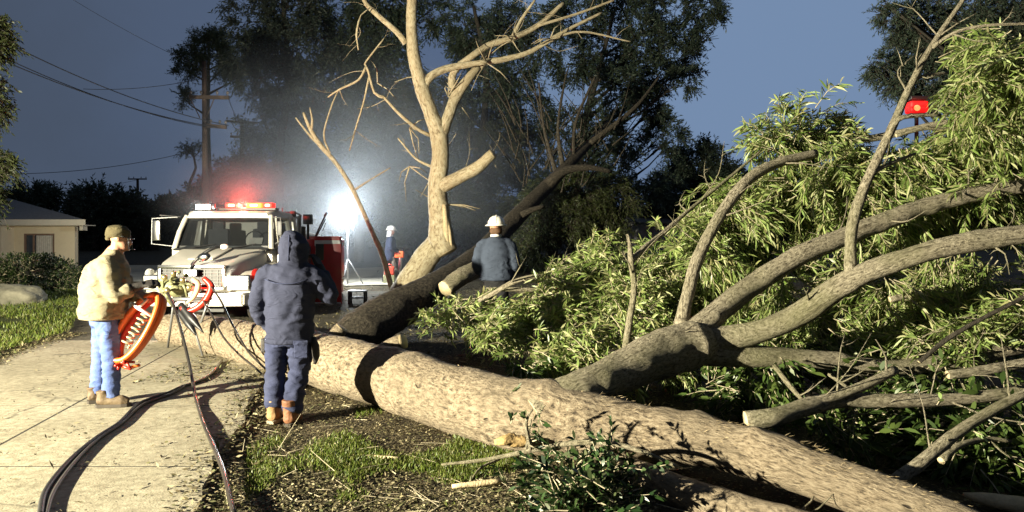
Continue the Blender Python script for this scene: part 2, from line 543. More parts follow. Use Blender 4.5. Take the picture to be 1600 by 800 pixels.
def build_mesh(me, name, mats, parent=None):
    if not isinstance(mats, (list, tuple)): mats = [mats]
    me.materials.clear()
    me.name = name
    me.polygons.foreach_set("use_smooth", np.ones(len(me.polygons), bool))
    return link_mesh(name, me, mats, parent)
# ================================================================== SETTING
def ground_material(name, ramp, scale=2.0, fine=60, bump=0.5, speck=None, sscale=90, spos=0.62):
    m, nt, b = new_mat(name)
    tco = N(nt, "ShaderNodeTexCoord")
    a = N(nt, "ShaderNodeTexNoise"); a.inputs["Scale"].default_value = scale; a.inputs["Detail"].default_value = 10; a.inputs["Roughness"].default_value = 0.68
    nt.links.new(tco.outputs["Object"], a.inputs["Vector"])
    r = N(nt, "ShaderNodeValToRGB"); el = r.color_ramp.elements
    el[0].position, el[0].color = ramp[0][0], c4(ramp[0][1]); el[1].position, el[1].color = ramp[-1][0], c4(ramp[-1][1])
    for p, c in ramp[1:-1]:
        e = el.new(p); e.color = c4(c)
    nt.links.new(a.outputs["Fac"], r.inputs[0])
    out = r.outputs[0]
    f = N(nt, "ShaderNodeTexNoise"); f.inputs["Scale"].default_value = fine; f.inputs["Detail"].default_value = 4
    nt.links.new(tco.outputs["Object"], f.inputs["Vector"])
    if speck:
        rs = N(nt, "ShaderNodeValToRGB"); rs.color_ramp.elements[0].position = spos; rs.color_ramp.elements[1].position = spos + 0.05
        n2 = N(nt, "ShaderNodeTexNoise"); n2.inputs["Scale"].default_value = sscale; n2.inputs["Detail"].default_value = 2
        nt.links.new(tco.outputs["Object"], n2.inputs["Vector"]); nt.links.new(n2.outputs["Fac"], rs.inputs[0])
        mm = N(nt, "ShaderNodeMixRGB"); mm.inputs[2].default_value = c4(speck)
        nt.links.new(rs.outputs[0], mm.inputs[0]); nt.links.new(out, mm.inputs[1]); out = mm.outputs[0]
    nt.links.new(out, b.inputs["Base Color"]); b.inputs["Roughness"].default_value = 0.9; b.inputs["Specular IOR Level"].default_value = 0.2
    bp = N(nt, "ShaderNodeBump"); bp.inputs["Strength"].default_value = bump; bp.inputs["Distance"].default_value = 0.03
    nt.links.new(f.outputs["Fac"], bp.inputs["Height"]); nt.links.new(bp.outputs[0], b.inputs["Normal"])
    return m
M_dirt = ground_material("dirt", [(0.3, (0.018, 0.014, 0.009)), (0.5, (0.05, 0.04, 0.024)), (0.62, (0.09, 0.072, 0.04)), (0.75, (0.12, 0.11, 0.05))],
                         scale=3.5, fine=45, bump=1.0, speck=(0.24, 0.20, 0.11), sscale=38, spos=0.60)
M_lawn = ground_material("lawn_soil", [(0.3, (0.03, 0.035, 0.012)), (0.7, (0.07, 0.085, 0.025))], scale=2.5, fine=30, bump=0.9)

def sheet(name, xs, ys, lift, m, kind="structure"):
    X, Y = np.meshgrid(xs, ys)
    Z = gz(X, Y) + lift
    V = np.stack([X, Y, Z], -1).reshape(-1, 3)
    nx = len(xs)
    i, j = np.meshgrid(np.arange(nx - 1), np.arange(len(ys) - 1))
    a = (j * nx + i).ravel()
    Fq = np.stack([a, a + 1, a + nx + 1, a + nx], 1)
    o = np_mesh(name, V, Fq, m, smooth=True)
    return tag(o, kind=kind)
xs = np.concatenate([np.linspace(-400, -30, 12), np.arange(-26, 20, 0.22), np.linspace(24, 400, 12)])
ys = np.concatenate([np.linspace(-40, 0, 6), np.arange(0.3, 30, 0.22), np.linspace(32, 70, 14), np.linspace(90, 700, 12)])
sheet("ground", xs, ys, 0.0, M_dirt)

# concrete drive: slabs with a real joint between them
def concrete():
    m, nt, b = new_mat("drive_concrete")
    tco = N(nt, "ShaderNodeTexCoord")
    a = N(nt, "ShaderNodeTexNoise"); a.inputs["Scale"].default_value = 0.9; a.inputs["Detail"].default_value = 10; a.inputs["Roughness"].default_value = 0.6
    f = N(nt, "ShaderNodeTexNoise"); f.inputs["Scale"].default_value = 70; f.inputs["Detail"].default_value = 5
    sp = N(nt, "ShaderNodeTexNoise"); sp.inputs["Scale"].default_value = 16; sp.inputs["Detail"].default_value = 9; sp.inputs["Roughness"].default_value = 0.75
    for q in (a, f, sp): nt.links.new(tco.outputs["Object"], q.inputs["Vector"])
    r = N(nt, "ShaderNodeValToRGB"); r.color_ramp.elements[0].position = 0.34; r.color_ramp.elements[1].position = 0.68
    r.color_ramp.elements[0].color = (0.31, 0.28, 0.205, 1); r.color_ramp.elements[1].color = (0.44, 0.40, 0.30, 1)
    nt.links.new(a.outputs["Fac"], r.inputs[0])
    r2 = N(nt, "ShaderNodeValToRGB"); r2.color_ramp.elements[0].position = 0.38; r2.color_ramp.elements[1].position = 0.62
    r2.color_ramp.elements[0].color = (0.60, 0.58, 0.54, 1); r2.color_ramp.elements[1].color = (1.08, 1.08, 1.06, 1)
    nt.links.new(sp.outputs["Fac"], r2.inputs[0])
    mm = N(nt, "ShaderNodeMixRGB", blend_type='MULTIPLY'); mm.inputs[0].default_value = 1
    nt.links.new(r.outputs[0], mm.inputs[1]); nt.links.new(r2.outputs[0], mm.inputs[2])
    # hairline cracks
    v = N(nt, "ShaderNodeTexVoronoi", feature='DISTANCE_TO_EDGE'); v.inputs["Scale"].default_value = 0.33
    wn_ = N(nt, "ShaderNodeTexNoise"); wn_.inputs["Scale"].default_value = 2.4; wn_.inputs["Detail"].default_value = 6
    nt.links.new(tco.outputs["Object"], wn_.inputs["Vector"])
    va = N(nt, "ShaderNodeVectorMath", operation='MULTIPLY_ADD'); va.inputs[1].default_value = (0.7, 0.7, 0)
    nt.links.new(wn_.outputs["Color"], va.inputs[0]); nt.links.new(tco.outputs["Object"], va.inputs[2]); nt.links.new(va.outputs[0], v.inputs["Vector"])
    rc = N(nt, "ShaderNodeValToRGB"); rc.color_ramp.elements[0].position = 0.0; rc.color_ramp.elements[0].color = (0.45, 0.45, 0.45, 1)
    rc.color_ramp.elements[1].position = 0.007; rc.color_ramp.elements[1].color = (1, 1, 1, 1)
    nt.links.new(v.outputs[0], rc.inputs[0])
    m3 = N(nt, "ShaderNodeMixRGB", blend_type='MULTIPLY'); m3.inputs[0].default_value = 1
    nt.links.new(mm.outputs[0], m3.inputs[1]); nt.links.new(rc.outputs[0], m3.inputs[2])
    nt.links.new(m3.outputs[0], b.inputs["Base Color"])
    b.inputs["Roughness"].default_value = 0.88; b.inputs["Specular IOR Level"].default_value = 0.25
    bp = N(nt, "ShaderNodeBump"); bp.inputs["Strength"].default_value = 0.3; bp.inputs["Distance"].default_value = 0.01
    nt.links.new(f.outputs["Fac"], bp.inputs["Height"]); nt.links.new(bp.outputs[0], b.inputs["Normal"])
    return m
M_conc = concrete()
def drive_right(y): return -0.92 - 0.232 * y + 0.035 * math.sin(y * 3.1) + 0.02 * math.sin(y * 8.7)
def drive_mid(y): return -3.0 - 0.185 * y
def drive_left(y): return -4.3 - 0.27 * y
mb = MB()
joints = [0.6, 3.3, 5.32, 7.27, 9.7, 12.0]
G = 0.013
for j in range(len(joints) - 1):
    y0, y1 = joints[j] + G, joints[j + 1] - G
    n = 9
    for (lf, rg) in ((drive_left, drive_mid), (drive_mid, drive_right)):
        rows = []
        for i in range(n + 1):
            y = y0 + (y1 - y0) * i / n
            xl, xr = lf(y) + (G if lf is drive_mid else 0), rg(y) - (G if rg is drive_mid else 0)
            rows.append([(xl + (xr - xl) * k / 8, y, gh(xl + (xr - xl) * k / 8, y) + 0.045) for k in range(9)])
        base = len(mb.v)
        for r_ in rows: mb.v += [Vector(p) for p in r_]
        for i in range(n):
            for k in range(8):
                a = base + i * 9 + k
                mb.face([a, a + 1, a + 10, a + 9])
        # edges going down into the soil
        ring = [base + k for k in range(9)] + [base + i * 9 + 8 for i in range(1, n + 1)] + [base + n * 9 + k for k in range(7, -1, -1)] + [base + i * 9 for i in range(n - 1, 0, -1)]
        lo = len(mb.v)
        for q in ring: mb.v.append(Vector(mb.v[q]) - Vector((0, 0, 0.09)))
        for q in range(len(ring)):
            q2 = (q + 1) % len(ring)
            mb.face([ring[q], lo + q, lo + q2, ring[q2]])
tag(build(mb, "driveway", M_conc, smooth=False), kind="structure")
M_joint = mat("joint_soil", (0.03, 0.025, 0.016), rough=0.95)
mb = MB()
for k in range(12):
    y0, y1 = 0.6 + k * 0.95, 0.6 + (k + 1) * 0.95
    a = len(mb.v)
    mb.v += [Vector((drive_left(y0), y0, gh(-6, y0) + 0.0435)), Vector((drive_right(y0), y0, gh(-6, y0) + 0.0435)),
             Vector((drive_right(y1), y1, gh(-6, y1) + 0.0435)), Vector((drive_left(y1), y1, gh(-6, y1) + 0.0435))]
    mb.face([a, a + 1, a + 2, a + 3])
tag(build(mb, "driveway_joint_fill", M_joint, smooth=False), kind="structure")

# asphalt road the engine stands on, widening to the pale forecourt behind
M_asph = ground_material("asphalt", [(0.3, (0.08, 0.07, 0.052)), (0.7, (0.16, 0.145, 0.11))], scale=1.4, fine=90, bump=0.5,
                         speck=(0.16, 0.14, 0.1), sscale=55, spos=0.64)
def strip(name, rows, m, lift=0.006, nx=14):
    """rows: (y, x_left, x_right)"""
    out = []
    for (a, b) in zip(rows[:-1], rows[1:]):
        k = max(1, int((b[0] - a[0]) / 0.7))
        for i in range(k):
            t = i / k
            out.append([a[q] + (b[q] - a[q]) * t for q in range(3)])
    out.append(list(rows[-1]))
    V = []
    for y, x0, x1 in out:
        for k in range(nx + 1):
            x = x0 + (x1 - x0) * k / nx
            V.append((x, y, gh(x, y) + lift))
    V = np.array(V); a = (np.arange(len(out) - 1)[:, None] * (nx + 1) + np.arange(nx)[None, :]).ravel()
    Fq = np.stack([a, a + 1, a + nx + 2, a + nx + 1], 1)
    return tag(np_mesh(name, V, Fq, m, smooth=True), kind="structure")
strip("road", [(12.02, -8.0, -3.4), (14, -8.6, -2.6), (17, -13, -1.8), (21, -14, -1.6)], M_asph, 0.03)
M_fore = ground_material("pale_concrete", [(0.3, (0.25, 0.23, 0.18)), (0.7, (0.42, 0.39, 0.31))], scale=1.2, fine=50, bump=0.3)
strip("forecourt_pavement", [(22.5, -13, -2.2), (27, -15, -1.4), (34, -18, -1.0)], M_fore, 0.035, 26)

# lawn beside the drive
def lawn_edge(y): return drive_left(y) - 0.12 - 0.1 * math.sin(y * 1.3) if y < 13 else drive_left(13) - 0.12 - 0.1 * math.sin(16.9) - (y - 13) * 0.52
strip("lawn_soil", [(7.0, -16, lawn_edge(7)), (9, -19, lawn_edge(9)), (12, -24, lawn_edge(12)), (16, -28, lawn_edge(16)), (24, -34, -14.2)], M_lawn, 0.05, 40)

M_grass = leaf_mat("grass_blade", [(0.05, 0.08, 0.012), (0.10, 0.15, 0.02), (0.16, 0.19, 0.035), (0.17, 0.16, 0.07)], trans=0.3)
def grass(name, pts, h, w, label=None):
    n = len(pts)
    base = np.column_stack([pts[:, 0], pts[:, 1], gz(pts[:, 0], pts[:, 1]) + (0.05 if name == "lawn_grass" else 0.0)])
    D = unit(rng.normal(size=(n, 3)) * np.array([0.55, 0.55, 0.15]) + np.array([0, 0, 1.0]))
    V, Fq = diamond(base, D, h * (0.5 + rng.random(n)), np.full(n, w) * (0.6 + rng.random(n) * 0.8))
    o = np_mesh(name, V, Fq, M_grass)
    return tag(o, label, "grass" if label else None, kind="stuff")
pts = []
while len(pts) < 52000:
    y = 7.5 + 13 * rnd.random() ** 1.3
    xl, xr = -17.0 - 0.3 * y, lawn_edge(y)
    x = xr - (xr - xl) * rnd.random() ** 1.2
    if y > 8.2 and noise.noise(Vector((x * 0.9, y * 0.9, 0))) > -0.42: pts.append((x, y))
grass("lawn_grass", np.array(pts), 0.085, 0.014, "short green lawn grass beside the concrete drive")
# clumps of grass and green twigs on the trampled strip in front of the log
pts = []
while len(pts) < 15000:
    px = 385 + 420 * rnd.random(); py = 640 + 150 * rnd.random()
    d = F * CH / (py - HZ); x = (px - 800) / F * d
    v = noise.noise(Vector((x * 2.2, d * 1.6, 3.3))) + 0.35 * math.exp(-((py - 712) / 26) ** 2)
    if x > drive_right(d) + 0.1 and v > 0.12 + 0.42 * rnd.random(): pts.append((x, d))
grass("grass_tufts", np.array(pts), 0.04, 0.008, "bright grass tufts in the trampled strip before the log")

# litter of leaves, chips and bark
M_litter = leaf_mat("litter", [(0.05, 0.035, 0.018), (0.11, 0.09, 0.04), (0.07, 0.08, 0.025), (0.22, 0.18, 0.10), (0.32, 0.28, 0.17)], trans=0.0, rough=0.8)
def scatter_litter(n, reg, Lm, Wm, lift, clump=None, seed=1.0):
    out = []
    while len(out) < n:
        x, y = reg()
        if clump is not None and noise.noise(Vector((x * 1.7, y * 1.7, seed))) < clump + 0.2 * rnd.random(): continue
        out.append((x, y))
    out = np.array(out)
    base = np.column_stack([out[:, 0], out[:, 1], gz(out[:, 0], out[:, 1]) + lift + rng.random(n) * 0.012])
    D = unit(rng.normal(size=(n, 3)) * np.array([1, 1, 0.22]))
    # keep leaves roughly flat
    side = unit(np.cross(D, np.array([0, 0, 1.0]) + rng.normal(size=(n, 3)) * 0.35))
    L = Lm * (0.4 + rng.random((n, 1)) ** 2 * 1.4); Wd = Wm * (0.5 + rng.random((n, 1)))
    V = np.stack([base, base + D * L * 0.45 + side * Wd * 0.5, base + D * L, base + D * L * 0.45 - side * Wd * 0.5], 1).reshape(-1, 3)
    return V, np.arange(n)[:, None] * 4 + np.array([[0, 1, 2, 3]]), np.zeros(n, int)
def reg_strip():
    while True:
        px = 330 + 700 * rnd.random(); py = 575 + 240 * rnd.random() ** 0.8
        d = F * CH / (py - HZ); x = (px - 800) / F * d
        if x > drive_right(d) + 0.02: return x, d
def reg_drive():
    y = 3.5 + 10 * rnd.random(); return (drive_left(y) + (drive_right(y) - drive_left(y)) * rnd.random() ** 0.6, y)
def reg_edge():
    y = 3.5 + 8 * rnd.random(); return (drive_right(y) + rnd.gauss(0.0, 0.13), y)
def reg_edge2():
    y = 8.5 + 4.5 * rnd.random(); return (lawn_edge(y) + rnd.gauss(0.12, 0.12), y)
def reg_behind():
    return (-4 + 11 * rnd.random(), 7 + 11 * rnd.random())
def reg_far():
    return (-6 + 7 * rnd.random(), 12 + 10 * rnd.random())
V, Fq, mi = merge([scatter_litter(34000, reg_strip, 0.026, 0.014, 0.006), scatter_litter(500, reg_drive, 0.05, 0.016, 0.05, clump=-0.1),
                   scatter_litter(900, reg_drive, 0.022, 0.012, 0.05), scatter_litter(2600, reg_edge, 0.045, 0.018, 0.048),
                   scatter_litter(2600, reg_edge2, 0.06, 0.02, 0.052), scatter_litter(9000, reg_behind, 0.09, 0.022, 0.01),
                   scatter_litter(5000, reg_far, 0.09, 0.025, 0.035),
                   scatter_litter(1500, lambda: (-4.4 + 1.9 * rnd.random(), 8.4 + 2.2 * rnd.random()), 0.06, 0.02, 0.05)])
tag(np_mesh("leaf_litter", V, Fq, M_litter), "scattered dry leaves, bark chips and sawdust over the ground", "leaf litter", kind="stuff")
nT = 260
pp = np.array([reg_strip() for _ in range(nT)]); A = np.column_stack([pp, gz(pp[:, 0], pp[:, 1]) + 0.015])
Dd = unit(np.column_stack([rng.normal(size=(nT, 2)), rng.normal(size=nT) * 0.1]))
V, Fq = sticks(A, A + Dd * (0.1 + 0.3 * rng.random((nT, 1)) ** 2), 0.004, 0.002)
M_twig = mat("twig", (0.36, 0.31, 0.21), rough=0.8, var=0.3, scale=20)
tag(np_mesh("twig_litter", V, Fq, M_twig), "thin snapped twigs strewn over the trampled strip", "twig litter", kind="stuff")

# ------------------------------------------------------------------ house on the far left
M_stucco = mat("stucco", (0.74, 0.65, 0.46), rough=0.9, var=0.06, scale=3, bump=0.4, bscale=60, dirt=(0.33, 0.27, 0.17), damt=0.3)
M_roof = mat("roof_shingle", (0.16, 0.16, 0.16), rough=0.9, var=0.25, scale=14, bump=0.6, bscale=20)
M_trimw = mat("trim_white", (0.62, 0.58, 0.47), rough=0.6, var=0.05)
M_glassd = mat("window_glass", (0.05, 0.06, 0.07), rough=0.08, spec=0.8)
M_curt = mat("curtain", (0.5, 0.48, 0.42), rough=0.9, var=0.12, scale=12)
M_wframe = mat("window_frame_paint", (0.20, 0.13, 0.09), rough=0.6)
HY = 28.0
base = gh(-17, HY)
xr = (117 - 800) / F * HY; xc = (22 - 800) / F * HY
house = empty("stucco_house", (xr - 6, HY, base), "low cream stucco house with shallow hip roof beyond the hedge", "house")
zt = CH + (HZ - 350) / F * HY
mb = MB()
wx0, wx1 = (37 - 800) / F * HY, (85 - 800) / F * HY
wz0, wz1 = CH + (HZ - 420) / F * HY, CH + (HZ - 365) / F * HY
# wall round the window opening, then the projecting wing on the left and the end wall
mb.box(((xr + wx1) / 2, HY + 0.1, (base - 0.3 + zt) / 2), (xr - wx1, 0.2, zt - base + 0.3))
mb.box(((xc + wx0) / 2, HY + 0.1, (base - 0.3 + zt) / 2), (wx0 - xc, 0.2, zt - base + 0.3))
mb.box(((wx0 + wx1) / 2, HY + 0.1, (base - 0.3 + wz0) / 2), (wx1 - wx0, 0.2, wz0 - base + 0.3))
mb.box(((wx0 + wx1) / 2, HY + 0.1, (wz1 + zt) / 2), (wx1 - wx0, 0.2, zt - wz1))
mb.prism([(xr, HY + 0.21), (xr - 0.25, HY + 0.21), (xr - 7.25, HY + 10), (xr - 7.0, HY + 10)], 'z', base - 0.3, zt)
mb.box((xc - 7, HY - 0.25, (base - 0.3 + zt) / 2), (14, 0.9, zt - base + 0.3))
build(mb, "wall", M_stucco, house, smooth=False)
ov = 0.85
ex = xr + ov; ey = HY - ov
zr = zt + 0.03
ridge = 1.55
mb = MB()
v = [(-40, ey, zr), (ex, ey, zr), (ex - 8.4, HY + 11 + ov, zr), (-40, HY + 11 + ov, zr), (ex - 8.6, HY + 5.5, zr + ridge), (-40, HY + 5.5, zr + ridge)]
for dz in (0.12, 0.0):
    mb.v += [Vector((a, b, c + dz)) for a, b, c in v]
for o_, rev in ((0, False), (6, True)):
    for fc in ([0, 1, 4, 5], [1, 2, 4], [2, 3, 5, 4]):
        fc = [q + o_ for q in fc]; mb.face(fc[::-1] if rev else fc)
rf = build(mb, "roof", M_roof, house, smooth=False)
mb = MB()
mb.box(((-40 + ex) / 2, ey - 0.012, zr + 0.02), (40 + ex + 0.05, 0.03, 0.2))
mb.prism([(ex, ey), (ex + 0.04, ey), (ex - 8.36, HY + 11 + ov), (ex - 8.4, HY + 11 + ov)], 'z', zr - 0.08, zr + 0.12)
build(mb, "fascia", M_trimw, rf, smooth=False)
mb = MB(); mb.box(((-40 + ex) / 2, (ey + HY) / 2, zr - 0.09), (40 + ex - 0.1, ov - 0.03, 0.03))
mb.box((ex - 0.35, HY - 0.3, zr - 0.2), (0.12, 0.3, 0.16))
build(mb, "soffit", M_trimw, rf, smooth=False)
win = MB()
for (a, b, c_, d_) in ((wx0, wx0 + 0.06, wz0, wz1), (wx1 - 0.06, wx1, wz0, wz1), (wx0 + .06, wx1 - .06, wz0, wz0 + .06), (wx0 + .06, wx1 - .06, wz1 - .06, wz1), ((wx0 + wx1) / 2 - .25, (wx0 + wx1) / 2 - .2, wz0 + .06, wz1 - .06)):
    win.box(((a + b) / 2, HY + 0.05, (c_ + d_) / 2), (b - a, 0.07, d_ - c_))
wob = build(win, "window", M_wframe, house, smooth=False)
mb = MB(); mb.box(((wx0 + wx1) / 2, HY + 0.08, (wz0 + wz1) / 2), (wx1 - wx0 - 0.08, 0.01, wz1 - wz0 - 0.08)); build(mb, "pane", M_glassd, wob, smooth=False)
mb = MB()
xx = np.linspace(wx0 + 0.45, wx1 - 0.1, 40)
for a in range(39):
    b0 = len(mb.v)
    for k in (a, a + 1):
        for z in (wz0 + 0.07, wz1 - 0.07): mb.v.append(Vector((xx[k], HY + 0.055 + 0.004 * math.sin(k * 1.3), z)))
    mb.face([b0, b0 + 2, b0 + 3, b0 + 1])
build(mb, "curtain", M_curt, wob)
mb = MB(); mb.box(((wx0 + wx1) / 2 + .1, HY - 0.06, wz0 - 0.05), (wx1 - wx0 + 0.5, 0.22, 0.07), bev=0.01); build(mb, "sill", M_wframe, wob)

# hedge & boulder
def bush(name, label, cat, boxes, n, leafL, leafW, m, group=None, tw=None, hollow=0.55):
    c0 = Vector(boxes[0][0]); root = empty(name, (c0.x, c0.y, gh(c0.x, c0.y)), label, cat, group)
    ps = []
    for (c, r) in boxes:
        k = int(n * (r[0] * r[2]) / sum(b[1][0] * b[1][2] for b in boxes))
        o_, d_ = in_ball(k, c, r, hollow)
        o_[:, 2] = np.maximum(o_[:, 2], gz(o_[:, 0], o_[:, 1]) + 0.03)
        ax = unit(d_ + rng.normal(size=d_.shape) * 0.6 + np.array([0, 0, 0.3]))
        ps.append(sprays(o_, ax, np.full(k, leafL * 2.2), 7, leafL, leafW, 0.9, 0.1, two=False, twig=0.006))
    V, Fq, mi = merge(ps)
    np_mesh("foliage", V, Fq, [m, tw or M_twig], mi, root)
    mb = MB()
    for (c, r) in boxes:
        for q in range(5):
            a = Vector((c[0] + rnd.uniform(-.5, .5) * r[0], c[1] + rnd.uniform(-.3, .3) * r[1], gh(c[0], c[1]) - 0.05))
            mb.tube([a, a + Vector((rnd.uniform(-.2, .2), 0, r[2] * 0.7)), Vector(c) + Vector((rnd.uniform(-.6, .6) * r[0], rnd.uniform(-.5, .5) * r[1], r[2] * 0.6))], [0.04, 0.03, 0.01], 5)
    build(mb, "stems", M_twig, root)
    return root
M_hedge = leaf_mat("hedge_leaf", [(0.012, 0.025, 0.008), (0.03, 0.055, 0.015), (0.05, 0.08, 0.02)], trans=0.2)
bush("hedge", "dark clipped hedge under the window of the cream house", "hedge",
     [((-13.2, 20, 0.62), (1.5, 0.9, 0.62)), ((-15.6, 20.2, 0.6), (1.7, 0.9, 0.62)), ((-18, 20.5, 0.55), (1.7, 0.9, 0.6))], 6200, 0.07, 0.035, M_hedge)
M_rock = mat("rock", (0.17, 0.16, 0.12), rough=0.95, var=0.4, scale=5, bump=1.0, bscale=12, dirt=(0.05, 0.06, 0.03), dscale=3)
mb = MB(); mb.ball((-11.9, 17.0, gh(-11.9, 17) + 0.18), 1.0, 4, (1.05, 0.5, 0.34), rough=0.22, nf=2.2)
tag(build(mb, "boulder", M_rock), "long low mossy boulder on the lawn in front of the hedge", "boulder")
mb = MB(); mb.ball((-9.8, 13.2, gh(-9.8, 13.2) + 0.08), 0.16, 3, (1.1, 0.8, 0.7), rough=0.3, nf=6)
tag(build(mb, "stone", M_rock), "small dark stone lying in the lawn grass", "stone")

# pale outbuilding glimpsed through the trees
M_out = mat("outbuilding_wall", (0.30, 0.31, 0.32), rough=0.9, var=0.15, scale=2, dirt=(0.12, 0.13, 0.13), damt=0.6)
OY = 40.0
ob = empty("outbuilding", (6.5, OY, gh(6.5, OY)), "grey outbuilding with a dark door, half hidden behind the trees", "outbuilding")
g0 = gh(6, OY) - 0.2
mb = MB(); dx0, dx1 = 5.05, 6.1
mb.box(((3.0 + dx0) / 2, OY + .1, g0 + 1.15), (dx0 - 3.0, 0.2, 2.3)); mb.box(((dx1 + 9.0) / 2, OY + .1, g0 + 1.15), (9.0 - dx1, 0.2, 2.3)); mb.box(((dx0 + dx1) / 2, OY + .1, g0 + 2.2), (dx1 - dx0, 0.2, 0.2))
mb.box((8.9, OY + 2.71, g0 + 1.15), (0.2, 5, 2.3)); mb.box((3.1, OY + 2.71, g0 + 1.15), (0.2, 5, 2.3))
build(mb, "wall", M_out, ob, smooth=False)
mb = MB(); mb.box(((dx0 + dx1) / 2, OY + .13, g0 + 1.04), (dx1 - dx0 - .02, 0.06, 2.1)); build(mb, "door", mat("old_door", (0.10, 0.09, 0.08), rough=0.7), ob, smooth=False)
mb = MB(); mb.prism([(OY - .5, g0 + 2.42), (OY + 2.6, g0 + 3.0), (OY + 5.6, g0 + 2.42), (OY + 5.6, g0 + 2.32), (OY + 2.6, g0 + 2.9), (OY - .5, g0 + 2.32)], 'x', 2.6, 9.4)
build(mb, "roof", M_roof, ob, smooth=False)

# ------------------------------------------------------------------ utility poles and wires
M_pole = bark_mat("pole_wood", (0.08, 0.05, 0.035), (0.045, 0.03, 0.02), (0.025, 0.018, 0.014), fiss=0.4, lscale=1.0, bump=0.4, patch=0.2)
M_insul = mat("insulator", (0.08, 0.07, 0.065), rough=0.35)
def upole(label, px, d, ytop, rb, arms, group="utility poles along the road"):
    x = (px - 800) / F * d; g = gh(x, d); zt_ = CH + (HZ - ytop) / F * d
    root = empty("utility_pole", (x, d, g), label, "utility pole", group)
    mb = MB(); mb.tube([(x, d, g - 0.3), (x + 0.03, d, (g + zt_) / 2), (x, d, zt_)], [rb, rb * 0.88, rb * 0.72], 14, step=0.6, rough=0.05)
    build(mb, "pole", M_pole, root)
    for (pa, pb, py, dy, brace) in arms:
        xa, xb = (pa - 800) / F * d, (pb - 800) / F * d; z = CH + (HZ - py) / F * d
        zb = z - (dy / F * d)
        a, b = Vector((xa, d - rb - 0.06, z)), Vector((xb, d - rb - 0.06, zb))
        mb = MB(); ln = (b - a).length
        Mx = Matrix.Rotation(math.atan2(a.z - b.z, b.x - a.x), 4, 'Y')
        mb.box((a + b) / 2, (ln, 0.1, 0.13), Mx, bev=0.012)
        if brace:
            for s_ in (-1, 1):
                e = x + s_ * ln * 0.3
                if min(xa, xb) < e < max(xa, xb): mb.tube([(e, d - rb - 0.05, z - 0.05), (x + s_ * rb, d - rb * 0.8, z - 0.75)], 0.018, 6)
        ao = build(mb, "crossarm", M_pole, root, smooth=False)
        for t in (0.04, 0.3, 0.7, 0.96):
            q = a.lerp(b, t)
            mb = MB(); mb.tube([q + Vector((0, 0, .06)), q + Vector((0, 0, .12)), q + Vector((0, 0, .15)), q + Vector((0, 0, .2)), q + Vector((0, 0, .24))], [0.02, 0.02, 0.055, 0.05, 0.02], 8)
            build(mb, "insulator", M_insul, ao)
    return x, g
upole("tall brown utility pole rising behind the fire engine", 319, 27, 96, 0.115, [(299, 361, 153, 1, True), (322, 357, 197, 3, False)])
upole("shorter dark utility pole with two crossarms above the red beacons", 378, 44, 190, 0.15, [(355, 405, 190, 3, True), (362, 398, 214, 2, True)])
upole("small distant utility pole over the dark treetops", 215, 75, 279, 0.17, [(202, 231, 280, 0, False)])
M_wire = mat("wire", (0.012, 0.012, 0.013), rough=0.6)
def wire(label, a, b, sag, r=0.012):
    A_, B_ = Vector(a), Vector(b); pts = []
    for i in range(25):
        t = i / 24; p = A_.lerp(B_, t); p.z -= sag * 4 * t * (1 - t); pts.append(p)
    mb = MB(); mb.tube(pts, r, 5); tag(build(mb, "power_line", M_wire), label, "power line", "overhead lines in the dusk sky")
pl = P(319, 197, 26.8)
wire("topmost of the thick wires sloping down to the utility pole", P(-60, 30, 19), P(357, 196, 26.8), 0.35, 0.016)
wire("middle of the thick wires, just above its twin", P(-60, 58, 19), P(322, 198, 26.8), 0.3, 0.014)
wire("lowest of the thick wires sloping down to the utility pole", P(-60, 66, 19), P(340, 199, 26.8), 0.3, 0.016)
wire("thin wire running level from the crossarm to the sloping wires", P(130, 139, 26.8), P(319, 122, 26.8), 0.15, 0.010)
wire("thin wire low over the house roof", P(-40, 271, 40), P(285, 240, 44), 0.4, 0.016)
wire("faint lowest wire beside the small distant pole", P(-40, 300, 60), P(215, 281, 75), 0.5, 0.016)
wire("faint dotted wire high in the open sky", P(110, -3, 24), P(330, 112, 26.8), 0.12, 0.007)
wire("thin wire between the tall and the shorter pole", P(357, 154, 26.8), P(378, 191, 44), 0.2, 0.012)

